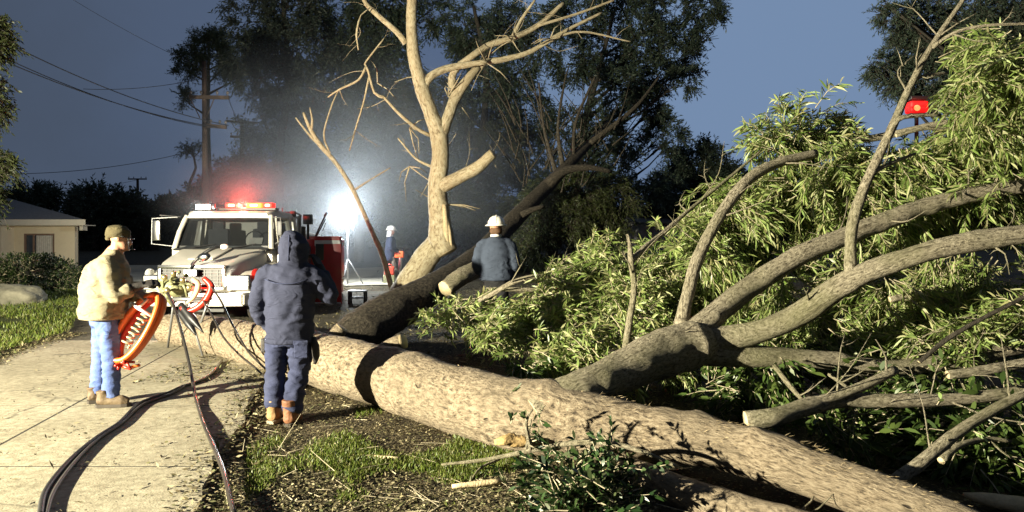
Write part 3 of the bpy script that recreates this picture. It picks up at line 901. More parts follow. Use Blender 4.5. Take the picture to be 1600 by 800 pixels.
# ------------------------------------------------------------------ background trees
M_barkd = bark_mat("bark_grey", (0.085, 0.075, 0.06), (0.05, 0.044, 0.035), (0.02, 0.018, 0.014), fiss=0.4, lscale=0.5, bump=0.5)
M_euc = leaf_mat("eucalypt_leaf", [(0.035, 0.052, 0.038), (0.06, 0.088, 0.06), (0.085, 0.115, 0.075)], trans=0.25)
M_euc2 = leaf_mat("eucalypt_leaf_grey", [(0.035, 0.05, 0.042), (0.06, 0.08, 0.062), (0.085, 0.105, 0.078)], trans=0.3)
M_olive = leaf_mat("olive_leaf", [(0.03, 0.04, 0.015), (0.05, 0.065, 0.02), (0.075, 0.09, 0.03)], trans=0.3)
def tree(name, label, base, trunk, tr, clumps, m, leaf=(0.2, 0.05), per=26, K=12, droop=0.6, group=None, limbs=True, bark=None, dens=1.0, cat="tree", fork=None):
    """trunk: list of points; clumps: (point, (rx, ry, rz)); every clump hangs on its own limb"""
    root = empty(name, base, label, cat, group)
    mb = MB(); mb.tube(trunk, tr, 10, step=0.6, rough=0.12, nf=1.5)
    tp = [Vector(p) for p in trunk]
    ps = []
    for (c, r) in clumps:
        c = Vector(c)
        if not isinstance(r, tuple): r = (r, r, r * 0.7)
        if limbs:
            bestp, bs, br = None, 1e9, 0.1
            for i in range(len(tp) - 1):
                for t in (0, .25, .5, .75):
                    q = tp[i].lerp(tp[i + 1], t); h = math.hypot(q.x - c.x, q.y - c.y)
                    sc_ = abs((c.z - q.z) - 0.8 * h) + 0.25 * h
                    if q.z < c.z + 0.5 and sc_ < bs: bs, bestp, br = sc_, q, tr[i] + (tr[i + 1] - tr[i]) * t
            if bestp is None: bestp = tp[-1]; br = tr[-1]
            q = bestp; L = (c - q).length
            bend = Vector((rnd.uniform(-.12, .12), rnd.uniform(-.12, .12), -0.10)) * L
            mb.tube([q, q.lerp(c, 0.35) + bend * 0.6 + Vector((0, 0, .05 * L)), q.lerp(c, 0.7) + bend * 0.4, c + Vector((0, 0, r[2] * 0.2))],
                    [min(br * 0.6, 0.05 + L * 0.02), min(br * .4, 0.04 + L * .012), 0.035, 0.015], 6, step=0.8)
            for k in range(5):
                e = c + Vector((rnd.uniform(-.8, .8) * r[0], rnd.uniform(-.8, .8) * r[1], rnd.uniform(-.5, .8) * r[2]))
                s_ = q.lerp(c, rnd.uniform(.55, .9))
                mb.tube([s_, s_.lerp(e, .5) + Vector((0, 0, .1)), e], [0.03, 0.02, 0.008], 4)
        k = int(per * dens * (r[0] * r[2] + r[0] * r[1]) * 9.5)
        # sub-tufts make the outline uneven
        nt_ = max(3, int(k / 14))
        cc, dd = in_ball(nt_, c, r, 0.35)
        ids = rng.integers(0, nt_, k)
        o_ = cc[ids] + rng.normal(size=(k, 3)) * min(r) * 0.16
        ax = unit(dd[ids] * 0.7 + rng.normal(size=(k, 3)) * 0.7 + np.array([0, 0, 0.1]))
        ps.append(sprays(o_, ax, leaf[0] * (2 + 2 * rng.random(k)), K, leaf[0], leaf[1], 0.9, droop, two=False, twig=0.007))
    build(mb, "trunk", bark or M_barkd, root)
    V, Fq, mi = merge(ps)
    np_mesh("crown", V, Fq, [m, M_twig_d], mi, root)
    return root
M_twig_d = mat("twig_dark", (0.07, 0.06, 0.045), rough=0.9)
def clump_px(lst, d, dd=1.5):
    out = []
    for (px, py, rx, ry) in lst:
        q = d + rnd.uniform(-dd, dd)
        out.append((P(px, py, q), (rx / F * q, min(rx, ry) / F * q * 0.8, ry / F * q)))
    return out
def gb(px, d):
    x = (px - 800) / F * d; return Vector((x, d, gh(x, d) - 0.2))
TG = "tall trees behind the fire engine"
# hazy grey eucalypt left
tree("eucalyptus_tree", "hazy grey-green gum tree behind the red beacons, at the left end of the tall trees", gb(440, 38),
     [gb(440, 38), P(436, 260, 38), P(450, 120, 38), P(440, -20, 38)], [0.28, 0.22, 0.16, 0.08],
     clump_px([(402, 30, 40, 36), (452, 12, 44, 38), (382, 96, 24, 40), (420, 78, 34, 32), (372, 60, 16, 26), (470, 80, 46, 44), (430, 130, 42, 36), (408, 190, 24, 40), (466, 170, 46, 48), (430, 250, 40, 44), (480, 240, 40, 40), (404, 290, 32, 34), (455, 300, 50, 30)], 38),
     M_euc2, leaf=(0.24, 0.06), per=12, group=TG)
tree("eucalyptus_tree", "dark gum tree behind the bare pale branches, left of the lit trunk", gb(560, 40),
     [gb(560, 40), P(566, 250, 40), P(548, 110, 40), P(566, -10, 40)], [0.3, 0.24, 0.17, 0.08],
     clump_px([(540, 26, 50, 40), (600, 20, 46, 36), (560, 82, 52, 40), (520, 120, 40, 36), (610, 100, 46, 46), (575, 160, 60, 40), (520, 195, 44, 40), (600, 225, 50, 40), (545, 262, 50, 40), (512, 300, 44, 32), (590, 300, 50, 34), (640, 170, 40, 50), (672, 20, 30, 26), (640, 285, 40, 40)], 40),
     M_euc, leaf=(0.25, 0.06), per=13, group=TG)
tree("eucalyptus_tree", "dark gum tree directly behind the lit broken trunk", gb(745, 37),
     [gb(745, 37), P(748, 280, 37), P(760, 120, 37), P(740, 10, 37)], [0.28, 0.22, 0.16, 0.08],
     clump_px([(725, 40, 30, 34), (762, 62, 46, 40), (800, 40, 40, 40), (700, 230, 40, 40), (745, 150, 44, 44), (800, 120, 42, 40), (770, 205, 48, 40), (720, 300, 46, 36), (780, 290, 46, 42), (822, 180, 34, 40), (820, 250, 40, 36), (850, 60, 36, 36), (700, 160, 26, 40)], 37),
     M_euc, leaf=(0.23, 0.055), per=12, group=TG)
tree("eucalyptus_tree", "tall gum tree with rounded clumps against the open sky, right end of the tall trees", gb(905, 36),
     [gb(905, 36), P(900, 300, 36), P(915, 190, 36), P(935, 110, 36), P(960, 20, 36)], [0.3, 0.26, 0.2, 0.14, 0.07],
     clump_px([(900, 22, 44, 30), (960, 8, 50, 26), (1040, 14, 40, 26), (1095, 18, 30, 34), (1118, 48, 12, 22), (1060, 62, 34, 26), (1010, 60, 42, 34), (950, 80, 44, 36), (1078, 92, 20, 22), (1015, 118, 38, 26), (1064, 128, 22, 18), (960, 140, 40, 34), (1008, 160, 34, 22), (900, 100, 34, 30),
               (1020, 172, 28, 18), (940, 205, 34, 34), (1036, 212, 26, 26), (985, 216, 22, 20), (1052, 218, 16, 14), (880, 215, 26, 50), (960, 262, 44, 30), (1040, 285, 20, 22), (900, 290, 44, 36), (860, 320, 36, 36), (1010, 300, 30, 20)], 36),
     M_euc, leaf=(0.2, 0.055), per=15, K=14, droop=0.35, group=TG)
tree("shrubby_tree", "round dark tree beside the gum trees, above the pale fallen leaves", gb(1095, 42),
     [gb(1095, 42), P(1095, 330, 42), P(1090, 270, 42)], [0.35, 0.28, 0.12],
     clump_px([(1095, 262, 50, 36), (1060, 300, 40, 36), (1125, 300, 44, 36), (1090, 340, 60, 34), (1040, 345, 40, 30)], 42, 1.0),
     M_euc, leaf=(0.2, 0.07), per=26, droop=0.2, group="trees behind the fallen tree")
tree("olive_tree", "low weeping olive-green tree lit from the front, behind the white-helmeted person", gb(915, 27),
     [gb(915, 27), P(912, 380, 27), P(925, 320, 27)], [0.22, 0.17, 0.08],
     clump_px([(905, 300, 38, 28), (960, 310, 34, 34), (880, 345, 36, 34), (930, 350, 40, 30), (975, 350, 22, 26), (850, 300, 26, 30), (840, 375, 36, 36)], 27, 1.0),
     M_olive, leaf=(0.14, 0.035), per=44, droop=0.9, group="trees behind the fallen tree")
tree("olive_tree", "grey-green thicket tree lit by the lamp beside the distant firefighter", gb(650, 31),
     [gb(650, 31), P(650, 380, 31), P(640, 320, 31)], [0.22, 0.17, 0.08],
     clump_px([(620, 300, 36, 30), (660, 330, 40, 36), (640, 380, 36, 36), (720, 340, 40, 36), (730, 390, 40, 34), (690, 280, 36, 30), (780, 340, 40, 36), (790, 390, 46, 36), (600, 345, 22, 30)], 31, 1.2),
     M_olive, leaf=(0.16, 0.04), per=26, droop=0.8, group="trees behind the fallen tree")
tree("olive_tree", "fine-leaved grey tree filling the space behind the fork of the lit trunk", gb(700, 33),
     [gb(700, 33), P(704, 320, 33), P(690, 220, 33), P(696, 150, 33)], [0.24, 0.18, 0.12, 0.06],
     clump_px([(640, 220, 40, 36), (590, 250, 40, 36), (700, 240, 36, 36), (740, 200, 40, 36), (610, 180, 36, 30), (660, 160, 30, 30), (760, 260, 36, 34), (560, 300, 30, 26), (720, 300, 40, 30), (800, 230, 30, 34)], 33, 1.2),
     M_olive, leaf=(0.15, 0.035), per=14, droop=0.7, group="trees behind the fallen tree")
tree("pine_tree", "dark flat-topped pine behind the top of the tall utility pole", gb(330, 48),
     [gb(330, 48), P(324, 200, 48), P(325, 130, 48), P(326, 90, 48)], [0.22, 0.17, 0.14, 0.06],
     clump_px([(325, 76, 30, 20), (294, 96, 22, 14), (296, 112, 18, 9), (352, 90, 18, 16), (336, 64, 20, 12), (286, 154, 15, 9), (344, 110, 14, 8), (372, 118, 14, 14)], 48, 0.6),
     M_euc, leaf=(0.2, 0.05), per=26, droop=0.0, group="trees at the left under the wires")
tree("bare_tree", "thin crooked dead tree beside the tall utility pole", gb(296, 60),
     [gb(296, 60), P(294, 300, 60), P(306, 262, 60), P(302, 240, 60), P(292, 228, 60)], [0.16, 0.12, 0.1, 0.07, 0.05],
     clump_px([(288, 232, 8, 7), (300, 226, 8, 6), (312, 236, 5, 8)], 60, 0.5),
     M_euc, leaf=(0.25, 0.05), per=14, droop=0.1, group="trees at the left under the wires")
for i, (px, lab, cl) in enumerate([
        (45, "low dark round tree behind the house roof", [(40, 318, 40, 20), (62, 312, 22, 16), (20, 320, 22, 16)]),
        (150, "dark spreading tree between the house and the small pole", [(135, 312, 22, 16), (162, 318, 36, 22), (118, 302, 9, 7), (190, 330, 34, 20), (140, 345, 40, 22)]),
        (240, "low dark tree behind the fire engine mirror", [(232, 335, 34, 20), (262, 345, 34, 22), (210, 360, 40, 26), (290, 330, 26, 22), (170, 375, 50, 26)]),
        (400, "dim hazy tree behind the red beacons", [(345, 290, 26, 26), (368, 262, 20, 22), (395, 285, 26, 28), (330, 320, 34, 26), (380, 330, 36, 26)])]):
    d = 58
    tree("background_tree", lab, gb(px, d), [gb(px, d), P(px, 350, d), P(px + 4, cl[0][1] + 6, d)], [0.35, 0.28, 0.1], clump_px(cl, d, 2), M_euc if i < 3 else M_euc2,
         leaf=(0.3, 0.1), per=12, droop=0.1, group="trees at the left under the wires")
tree("pepper_tree", "drooping green tree branch entering at the left picture edge", gb(-70, 16),
     [gb(-70, 16), P(-75, 300, 16), P(-50, 120, 16), P(-40, 0, 16)], [0.25, 0.2, 0.14, 0.08],
     clump_px([(-24, 150, 30, 40), (-22, 262, 30, 30), (-24, 60, 28, 40), (-20, 310, 22, 14)], 16, 0.3), M_olive, leaf=(0.1, 0.03), per=120, droop=0.9)
tree("cypress_tree", "dark feathery pine overhanging the upper corner behind the red light", gb(1680, 17),
     [gb(1680, 17), P(1690, 250, 17), P(1680, 80, 17), P(1660, -60, 17)], [0.3, 0.26, 0.2, 0.1],
     clump_px([(1395, 118, 40, 24), (1440, 130, 50, 30), (1420, 70, 40, 24), (1370, 98, 16, 12), (1460, 30, 50, 40), (1500, 90, 60, 50), (1545, 30, 60, 50), (1400, 20, 26, 16), (1385, 6, 14, 6), (1560, 100, 60, 50), (1610, 40, 60, 60), (1480, 150, 50, 20)], 17, 0.6),
     M_euc, leaf=(0.085, 0.02), per=90, K=16, droop=0.5)
# far wooded rise closing the view
far = []
for k in range(260):
    x = rnd.uniform(-70, 70); d = rnd.uniform(72, 90)
    far.append(((x, d, gh(x, d) + rnd.uniform(0.5, 2.4) + (0.8 if x > 5 else 0)), 1.7))
ps = []
for c, r in far:
    o_, dd = in_ball(70, c, (r * 1.5, r, r), 0.4)
    ps.append(sprays(o_, unit(dd + rng.normal(size=dd.shape) * .5), np.full(70, .9), 8, 0.5, 0.2, .9, .1, two=False, twig=0))
V, Fq, mi = merge(ps)
tag(np_mesh("distant_woods", V, Fq, M_euc), "dark distant woods along the horizon", "woods", kind="stuff")
# ================================================================== THE FALLEN TREE
M_bark = bark_mat("bark_pale", (0.40, 0.33, 0.235), (0.25, 0.195, 0.13), (0.055, 0.042, 0.03), fiss=0.95, bump=1.0, patch=0.65, moss=(0.22, 0.18, 0.125))
M_barkl = bark_mat("bark_limb", (0.42, 0.375, 0.28), (0.27, 0.235, 0.165), (0.07, 0.058, 0.04), fiss=0.5, lscale=1.6, bump=0.9, patch=0.6, moss=(0.15, 0.15, 0.07))
M_barkd2 = bark_mat("bark_shaded", (0.095, 0.08, 0.06), (0.045, 0.038, 0.028), (0.014, 0.012, 0.009), fiss=0.5, bump=1.0, patch=0.5)  # darker bark tones; shade on the leaning trunk is put into the colour
M_cut = mat("cut_wood", (0.55, 0.44, 0.26), rough=0.7, var=0.2, scale=22, bump=0.4, bscale=60)
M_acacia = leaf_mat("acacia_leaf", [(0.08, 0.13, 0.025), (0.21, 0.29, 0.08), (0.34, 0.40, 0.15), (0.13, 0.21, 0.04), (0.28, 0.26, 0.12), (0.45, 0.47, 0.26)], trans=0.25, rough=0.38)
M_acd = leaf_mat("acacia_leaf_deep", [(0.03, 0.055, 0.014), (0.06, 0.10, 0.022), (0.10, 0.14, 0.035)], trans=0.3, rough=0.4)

def pth(lst):
    """(px, py, d, radius px) -> points, radii"""
    return [P(a, b, c) for a, b, c, r in lst], [r * c / F for a, b, c, r in lst]
ft = empty("fallen_tree", P(560, 620, 7.9), "huge pale-barked tree lying across the ground with its leafy limbs raised", "fallen tree")
# trunk with a broken far end
pts, rad = pth([(262, 514, 12.0, 22), (300, 519, 11.6, 27), (340, 526, 11.0, 31), (400, 541, 10.0, 36), (470, 556, 9.0, 41), (560, 578, 7.9, 45), (640, 601, 7.1, 50), (740, 632, 6.4, 54), (800, 648, 6.05, 58),
                (860, 658, 5.85, 60), (930, 668, 5.65, 54), (1020, 680, 5.4, 42), (1120, 695, 5.1, 38), (1220, 721, 4.75, 40), (1320, 758, 4.4, 38), (1420, 796, 4.1, 40), (1540, 842, 3.75, 36)])
KN = []
for k in range(34):
    i_ = rnd.randrange(3, len(pts) - 1); q_ = pts[i_].lerp(pts[i_ - 1], rnd.random()); an_ = rnd.uniform(-0.6, 2.4)
    r_ = rad[i_]; KN.append((q_ + Vector((-0.3 * math.cos(an_), -r_ * math.cos(an_), r_ * math.sin(an_))), rnd.uniform(0.05, 0.16), rnd.choice((0.035, 0.05, -0.03, 0.025))))
KN += [(P(805, 690, 5.45), 0.10, 0.06), (P(700, 625, 6.2), 0.08, -0.05), (P(860, 612, 5.7), 0.16, 0.05), (P(545, 600, 7.6), 0.1, 0.03)]
mb = MB(); mb.tube(pts, rad, 72, step=0.035, rough=0.07, nf=2.4, capm=1, knots=KN)
trunk = build(mb, "trunk", [M_bark, M_cut], ft)
# shredded bark and fibres standing off the trunk, as on the torn near end
def fibres(path, radii, n, L, jl, w, m, name, parent, tmin=0.0, tmax=1.0, up=0.6):
    idx = rng.integers(int(tmin * (len(path) - 1)), max(1, int(tmax * (len(path) - 1))), n)
    Pp = np.array([tuple(p) for p in path]); Rr = np.array(radii)
    T = unit(Pp[np.minimum(idx + 1, len(Pp) - 1)] - Pp[np.maximum(idx - 1, 0)])
    rv = rng.normal(size=(n, 3)) + np.array([-0.5, -0.9, up]); rv -= (rv * T).sum(1, keepdims=True) * T; rv = unit(rv)
    base = Pp[idx] + rv * Rr[idx][:, None] * 0.98 + T * rng.normal(size=(n, 1)) * 0.04
    D = unit(T * (0.6 + rng.random((n, 1)) * 1.5) + rv * 0.12 + rng.normal(size=(n, 3)) * 0.4)
    V, Fq = diamond(base, D, L * (0.3 + rng.random(n) * jl), np.full(n, w) * (0.5 + rng.random(n)))
    return tag(np_mesh(name, V, Fq, m, parent=parent), kind="stuff")
M_fib = leaf_mat("bark_fibre", [(0.10, 0.07, 0.035), (0.30, 0.23, 0.13), (0.42, 0.33, 0.2), (0.04, 0.03, 0.016)], trans=0.0, rough=0.85)
sp, sr = catmull(pts, rad, 0.05)
fibres(sp, sr, 500, 0.03, 0.8, 0.0035, M_fib, "bark_shreds", ft, 0.52, 0.8)
fibres(sp, sr, 1100, 0.05, 1.0, 0.0026, M_fib, "bark_shreds", ft, 0.78, 0.99, up=2.2)
fibres(sp, sr, 900, 0.025, 0.6, 0.003, M_fib, "bark_shreds", ft, 0.1, 0.55)
LIMBS = {}
def limb(lst, m=None, seg=20, step=0.05, rough=0.07, label=None, capm=1, parent=None, nf=5.0, px_keep=True):
    p, r = pth(lst)
    kn = []
    for k in range(2 + len(p) * 2):
        i_ = rnd.randrange(0, len(p) - 1); q_ = p[i_].lerp(p[i_ + 1], rnd.random()); rr_ = r[i_]
        kn.append((q_ + Vector((rnd.gauss(0, .5), -abs(rnd.gauss(.6, .4)), rnd.gauss(.2, .6))).normalized() * rr_, rr_ * rnd.uniform(.3, .8), rr_ * rnd.uniform(.06, .2)))
    mb = MB(); mb.tube(p, r, seg, step=step, rough=rough * 1.5, nf=nf, capm=capm, knots=kn)
    o = build(mb, "limb", [m or M_barkl, M_cut], parent or ft)
    if label: o["label"] = label
    if px_keep: PATHS.append((p, r))
    return p
PATHS = []
# second stem below the trunk
limb([(975, 730, 5.2, 18), (1020, 752, 4.95, 25), (1080, 776, 4.68, 27), (1180, 808, 4.4, 30), (1320, 850, 4.05, 34)], M_bark, 36, label="second thick stem lying under the trunk")
# the great forked limb
limb([(835, 650, 5.72, 30), (885, 622, 5.80, 33), (925, 603, 5.92, 31), (965, 584, 6.1, 31), (1020, 560, 6.35, 35), (1078, 541, 6.6, 37), (1112, 534, 6.65, 26)], M_barkl, 36, label="massive shaggy limb rising to the main fork")
limb([(1070, 538, 6.62, 26), (1105, 503, 6.7, 19), (1165, 454, 6.9, 17), (1245, 402, 7.0, 16), (1340, 362, 7.1, 15), (1400, 339, 7.15, 14), (1450, 322, 7.2, 13), (1540, 300, 7.2, 12), (1650, 284, 7.2, 11)], label="long limb rising to the upper edge, lit on top")
limb([(1060, 535, 6.6, 24), (1130, 530, 6.6, 20), (1200, 514, 6.5, 17), (1262, 483, 6.4, 19), (1328, 438, 6.2, 18), (1415, 404, 6.0, 15), (1500, 381, 5.9, 16), (1640, 360, 5.8, 15)], label="second long curved limb below the upper one")
limb([(1070, 548, 6.6, 24), (1170, 556, 6.62, 18), (1290, 563, 6.64, 14), (1385, 573, 6.66, 11), (1500, 563, 6.68, 13), (1640, 530, 6.7, 12)], label="level grey limb running out of the fork")
limb([(1064, 514, 6.72, 13), (1072, 470, 6.8, 10), (1092, 400, 7.0, 9.5), (1130, 330, 7.2, 9), (1170, 280, 7.35, 9), (1215, 255, 7.5, 8), (1274, 240, 7.65, 7)], label="pale slender limb curving up to a sawn end")
limb([(1328, 432, 6.18, 9), (1329, 395, 6.2, 9), (1332, 350, 6.2, 8.5), (1352, 290, 6.25, 8), (1388, 212, 6.3, 6.5), (1424, 132, 6.35, 5.5), (1456, 72, 6.4, 4.5), (1512, -10, 6.45, 3.5)], seg=14, label="thin pale branch shooting straight up past the red light")
tw = lambda l, m=None: limb(l, m, 9, 0.05, 0.05)
tw([(1452, 78, 6.4, 3.5), (1490, 52, 6.3, 2.8), (1540, 40, 6.2, 2.4), (1640, 36, 6.1, 1.8)])
tw([(1428, 124, 6.35, 3), (1450, 117, 6.4, 2.5), (1482, 114, 6.45, 2)])
tw([(1385, 222, 6.3, 4.5), (1402, 188, 6.2, 4), (1432, 181, 6.2, 3), (1470, 180, 6.2, 2.5)])
tw([(1358, 272, 6.25, 4), (1390, 256, 6.3, 3), (1430, 240, 6.4, 2)])
tw([(1320, 222, 8.2, 5), (1375, 214, 8.2, 6), (1420, 204, 8.1, 5), (1470, 192, 8.0, 4), (1530, 188, 7.9, 3)])
tw([(1400, 212, 7.9, 3), (1450, 200, 7.9, 3.5), (1510, 204, 7.9, 2.5), (1560, 206, 7.8, 2)])
tw([(976, 556, 6.9, 6), (984, 500, 6.95, 5.5), (991, 450, 7.0, 5), (986, 408, 7.05, 5), (984, 380, 7.1, 3), (980, 366, 7.1, 2)])
tw([(986, 408, 7.05, 5), (1010, 385, 7.3, 4.5), (1034, 366, 7.6, 4), (1075, 330, 7.9, 3), (1130, 285, 8.2, 2.5), (1190, 235, 8.4, 1.8)])
tw([(748, 470, 9.0, 3), (772, 458, 8.9, 4), (800, 442, 8.8, 4), (835, 432, 8.8, 3.5), (868, 434, 8.9, 3), (892, 444, 9.0, 2)])
tw([(760, 452, 9.2, 3), (800, 452, 9.2, 3.4), (882, 455, 9.3, 2.8)])
tw([(1165, 658, 5.1, 15), (1210, 652, 5.1, 15), (1260, 636, 5.2, 14), (1310, 626, 5.3, 12), (1400, 626, 5.3, 11), (1500, 623, 5.3, 10), (1650, 605, 5.3, 9)])
tw([(1250, 634, 5.2, 9), (1310, 618, 5.25, 8), (1360, 598, 5.3, 8), (1400, 578, 5.35, 7)])
limb([(1398, 752, 4.6, 10), (1440, 722, 4.65, 10), (1490, 680, 4.75, 9), (1550, 642, 4.85, 8), (1640, 596, 4.95, 7)], seg=16, label="sawn branch with a bright cut face near the corner")
tw([(1470, 720, 4.8, 6), (1500, 696, 4.9, 5), (1545, 686, 5.0, 4), (1580, 690, 5.0, 3)])
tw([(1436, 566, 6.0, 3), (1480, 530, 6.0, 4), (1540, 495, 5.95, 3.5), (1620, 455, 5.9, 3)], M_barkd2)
tw([(1390, 468, 6.9, 5), (1440, 460, 6.9, 6), (1500, 478, 6.9, 5), (1560, 500, 6.9, 4), (1640, 512, 6.9, 4)])
tw([(1480, 586, 5.9, 7), (1540, 578, 5.9, 8), (1640, 560, 5.9, 8)])
tw([(1280, 530, 7.5, 3), (1350, 490, 7.5, 3), (1420, 500, 7.4, 2.5), (1470, 470, 7.4, 2)])
tw([(1210, 572, 6.4, 4), (1232, 600, 6.2, 4), (1258, 630, 6.0, 3)])
tw([(1294, 584, 6.3, 3), (1325, 606, 6.2, 2.6)])
# side twigs that really grow from the limbs, each forking once or twice
def side_twigs(p, r, n, L0, parent, m, tmin=0.25):
    """p, r: limb path and radii"""
    q, rr = catmull(p, r, 0.06)
    for k in range(n):
        i = rnd.randrange(int(len(q) * tmin), len(q) - 1)
        T = (q[i + 1] - q[i]).normalized(); sdv = Vector((rnd.gauss(0, 1), rnd.gauss(0, 1), rnd.gauss(0.25, 0.9))); sdv = (sdv - T * sdv.dot(T)).normalized()
        L = L0 * rnd.uniform(0.35, 1.3); r0 = min(rr[i] * 0.45, rnd.uniform(0.004, 0.011))
        d0 = (T * rnd.uniform(0.2, 1.1) + sdv).normalized()
        a0 = q[i] + sdv * rr[i] * 0.7; a1 = a0 + d0 * L * 0.45 + Vector((0, 0, rnd.uniform(-.04, .06)))
        d1 = (d0 + Vector((rnd.gauss(0, .35), rnd.gauss(0, .35), rnd.gauss(0, .35)))).normalized(); a2 = a1 + d1 * L * 0.55
        mb = MB(); mb.tube([a0, a1, a2], [r0, r0 * .7, r0 * .25], 6, step=0.06, rough=0.1, nf=20)
        for f in range(rnd.randrange(1, 4)):
            s0 = a0.lerp(a1, rnd.uniform(.5, 1)) if f % 2 else a1.lerp(a2, rnd.uniform(.1, .7))
            dd_ = (d1 + Vector((rnd.gauss(0, .8), rnd.gauss(0, .8), rnd.gauss(0, .7)))).normalized()
            e0 = s0 + dd_ * L * rnd.uniform(.15, .4); mb.tube([s0, s0.lerp(e0, .5) + Vector((0, 0, rnd.uniform(-.02, .02))), e0], [r0 * .5, r0 * .35, r0 * .12], 5, step=0.08)
        build(mb, "twig", m, parent)
for (p_, r_) in PATHS:
    n_ = 5 if sum(r_) / len(r_) > 0.05 else (4 if sum(r_) / len(r_) > 0.02 else 2)
    side_twigs(p_, r_, n_, 0.5 if n_ > 2 else 0.3, ft, M_barkl)

# stubs poking over the trunk's far side
def stub(lst, name, label):
    p, r = pth(lst); mb = MB(); mb.tube(p, r, 18, step=0.05, rough=0.08, capm=1)
    o = build(mb, "stub", [M_bark, M_cut], ft); o["label"] = label
stub([(588, 556, 8.3, 12), (612, 541, 8.35, 13), (630, 533, 8.3, 12)], "stub", "sawn stub poking up behind the trunk")
stub([(512, 534, 9.6, 10), (528, 520, 9.7, 12), (534, 512, 9.7, 11)], "stub", "ragged stub behind the trunk")
# torn fresh wound on the trunk flank
mb = MB(); c = P(800, 690, 5.42); mb.ball(c + Vector((0, .03, 0)), 0.1, 3, (1.3, 0.5, 0.45), rough=0.55, nf=16)
build(mb, "torn_wood", mat("torn_wood", (0.30, 0.20, 0.08), rough=.8, var=.4, scale=40, bump=.6), ft)
mb = MB()
for k in range(5):
    a = P(1040 + rnd.uniform(60, 230), 700 + rnd.uniform(-8, 10), 4.65)

# foliage masses: (px, py, depth, rx px, ry px, rz m, sprays)
def mass(lst, m, name, leafL, leafW, K, Lsp, droop, spread=0.7, twig=0.006, parent=ft, up=0.0, tuft=12):
    ps = []
    for (px, py, d, rx, ry, rz, n) in lst:
        if isinstance(n, float): n = int(n)
        c = P(px, py, d)
        r = (rx * d / F, rz, ry * d / F)
        nt_ = max(4, n // tuft)
        cc, dd = in_ball(nt_, c, r, 0.15)
        ids = rng.integers(0, nt_, n)
        o_ = cc[ids] + rng.normal(size=(n, 3)) * 0.10
        o_[:, 2] = np.maximum(o_[:, 2], gz(o_[:, 0], o_[:, 1]) + 0.04)
        base_dir = unit(rng.normal(size=(nt_, 3)) * np.array([0.8, 0.6, 0.35]) + np.array([0.05, -0.35, -0.15 + up]))
        ax = unit(base_dir[ids] + rng.normal(size=(n, 3)) * 0.33)
        ps.append(sprays(o_, ax, Lsp * (0.6 + rng.random(n) * 0.8), K, leafL, leafW, spread, droop, two=True, twig=twig))
    V, Fq, mi = merge(ps)
    o = np_mesh(name, V, Fq, [m, M_twig], mi, parent)
    return o
UP = [(1240, 205, 8.6, 46, 26, .5, 60), (1215, 232, 8.6, 30, 26, .5, 45), (1300, 262, 8.5, 52, 36, .7, 110), (1175, 322, 8.8, 60, 40, .8, 120), (1110, 345, 8.9, 50, 40, .8, 110), (1080, 395, 8.9, 46, 46, .8, 120),
      (1245, 300, 8.6, 60, 50, .8, 150), (1320, 320, 8.4, 60, 50, .8, 150), (1390, 262, 8.2, 50, 36, .7, 110), (1180, 400, 8.8, 60, 46, .8, 120), (1400, 310, 8.3, 50, 40, .7, 110), (1450, 250, 8.0, 50, 40, .7, 100),
      (1556, 165, 7.4, 34, 44, .6, 90), (1545, 125, 7.3, 50, 50, .6, 120), (1590, 105, 7.2, 40, 44, .6, 80), (1520, 215, 7.9, 46, 50, .6, 110), (1575, 200, 8.0, 46, 60, .6, 130), (1480, 300, 8.0, 60, 40, .7, 100), (1565, 280, 8.3, 50, 40, .6, 100), (1600, 250, 8.1, 40, 60, .6, 90),
      (1140, 455, 8.4, 40, 34, .6, 70), (1050, 450, 8.8, 40, 40, .7, 70)]
MIDF = [(1230, 450, 7.9, 50, 30, .5, 70), (1280, 520, 7.5, 90, 30, .6, 110), (1390, 450, 7.3, 60, 36, .6, 90), (1450, 520, 7.2, 80, 40, .6, 130), (1560, 440, 7.0, 60, 40, .6, 110), (1560, 520, 6.9, 50, 36, .6, 80),
        (1380, 520, 7.4, 50, 30, .6, 70), (1500, 420, 7.2, 60, 30, .5, 80), (1330, 470, 7.6, 50, 26, .5, 60), (1590, 350, 8.0, 30, 34, .5, 50), (1420, 370, 7.9, 40, 24, .5, 40), (1250, 500, 8.0, 50, 30, .5, 50)]
CEN = [(875, 480, 8.9, 50, 30, .7, 110), (910, 440, 9.2, 50, 34, .7, 110), (960, 455, 9.0, 46, 50, .7, 120), (800, 506, 8.9, 46, 20, .6, 60), (740, 494, 9.3, 40, 16, .5, 50), (900, 510, 8.4, 60, 34, .7, 110), (862, 452, 9.3, 30, 18, .5, 40),
       (990, 500, 8.2, 50, 50, .7, 110), (1030, 540, 7.9, 30, 30, .5, 40), (870, 550, 8.0, 50, 26, .5, 60), (940, 550, 7.8, 50, 30, .5, 70), (930, 400, 9.4, 30, 16, .4, 30), (700, 500, 9.4, 26, 16, .4, 26), (1000, 420, 9.2, 40, 30, .6, 60), (775, 530, 8.6, 40, 16, .4, 30)]
cr = mass([q[:6] + (int(q[6] * 1.25),) for q in UP], M_acacia, "crown", 0.145, 0.017, 26, 0.36, 0.75, spread=0.85, tuft=17)
cr["label"] = "long narrow pale green leaves hanging from the raised limbs"
c2 = mass([q[:6] + (int(q[6] * 1.2),) for q in MIDF], M_acacia, "foliage", 0.12, 0.015, 20, 0.28, 0.75, tuft=17)
c2["label"] = "drooping narrow leaves between the long limbs"
c3 = mass([q[:6] + (int(q[6] * 1.2),) for q in CEN], M_acacia, "foliage", 0.11, 0.018, 18, 0.26, 0.4, up=0.35, tuft=16)
c3["label"] = "leafy sprays bunched behind the trunk"
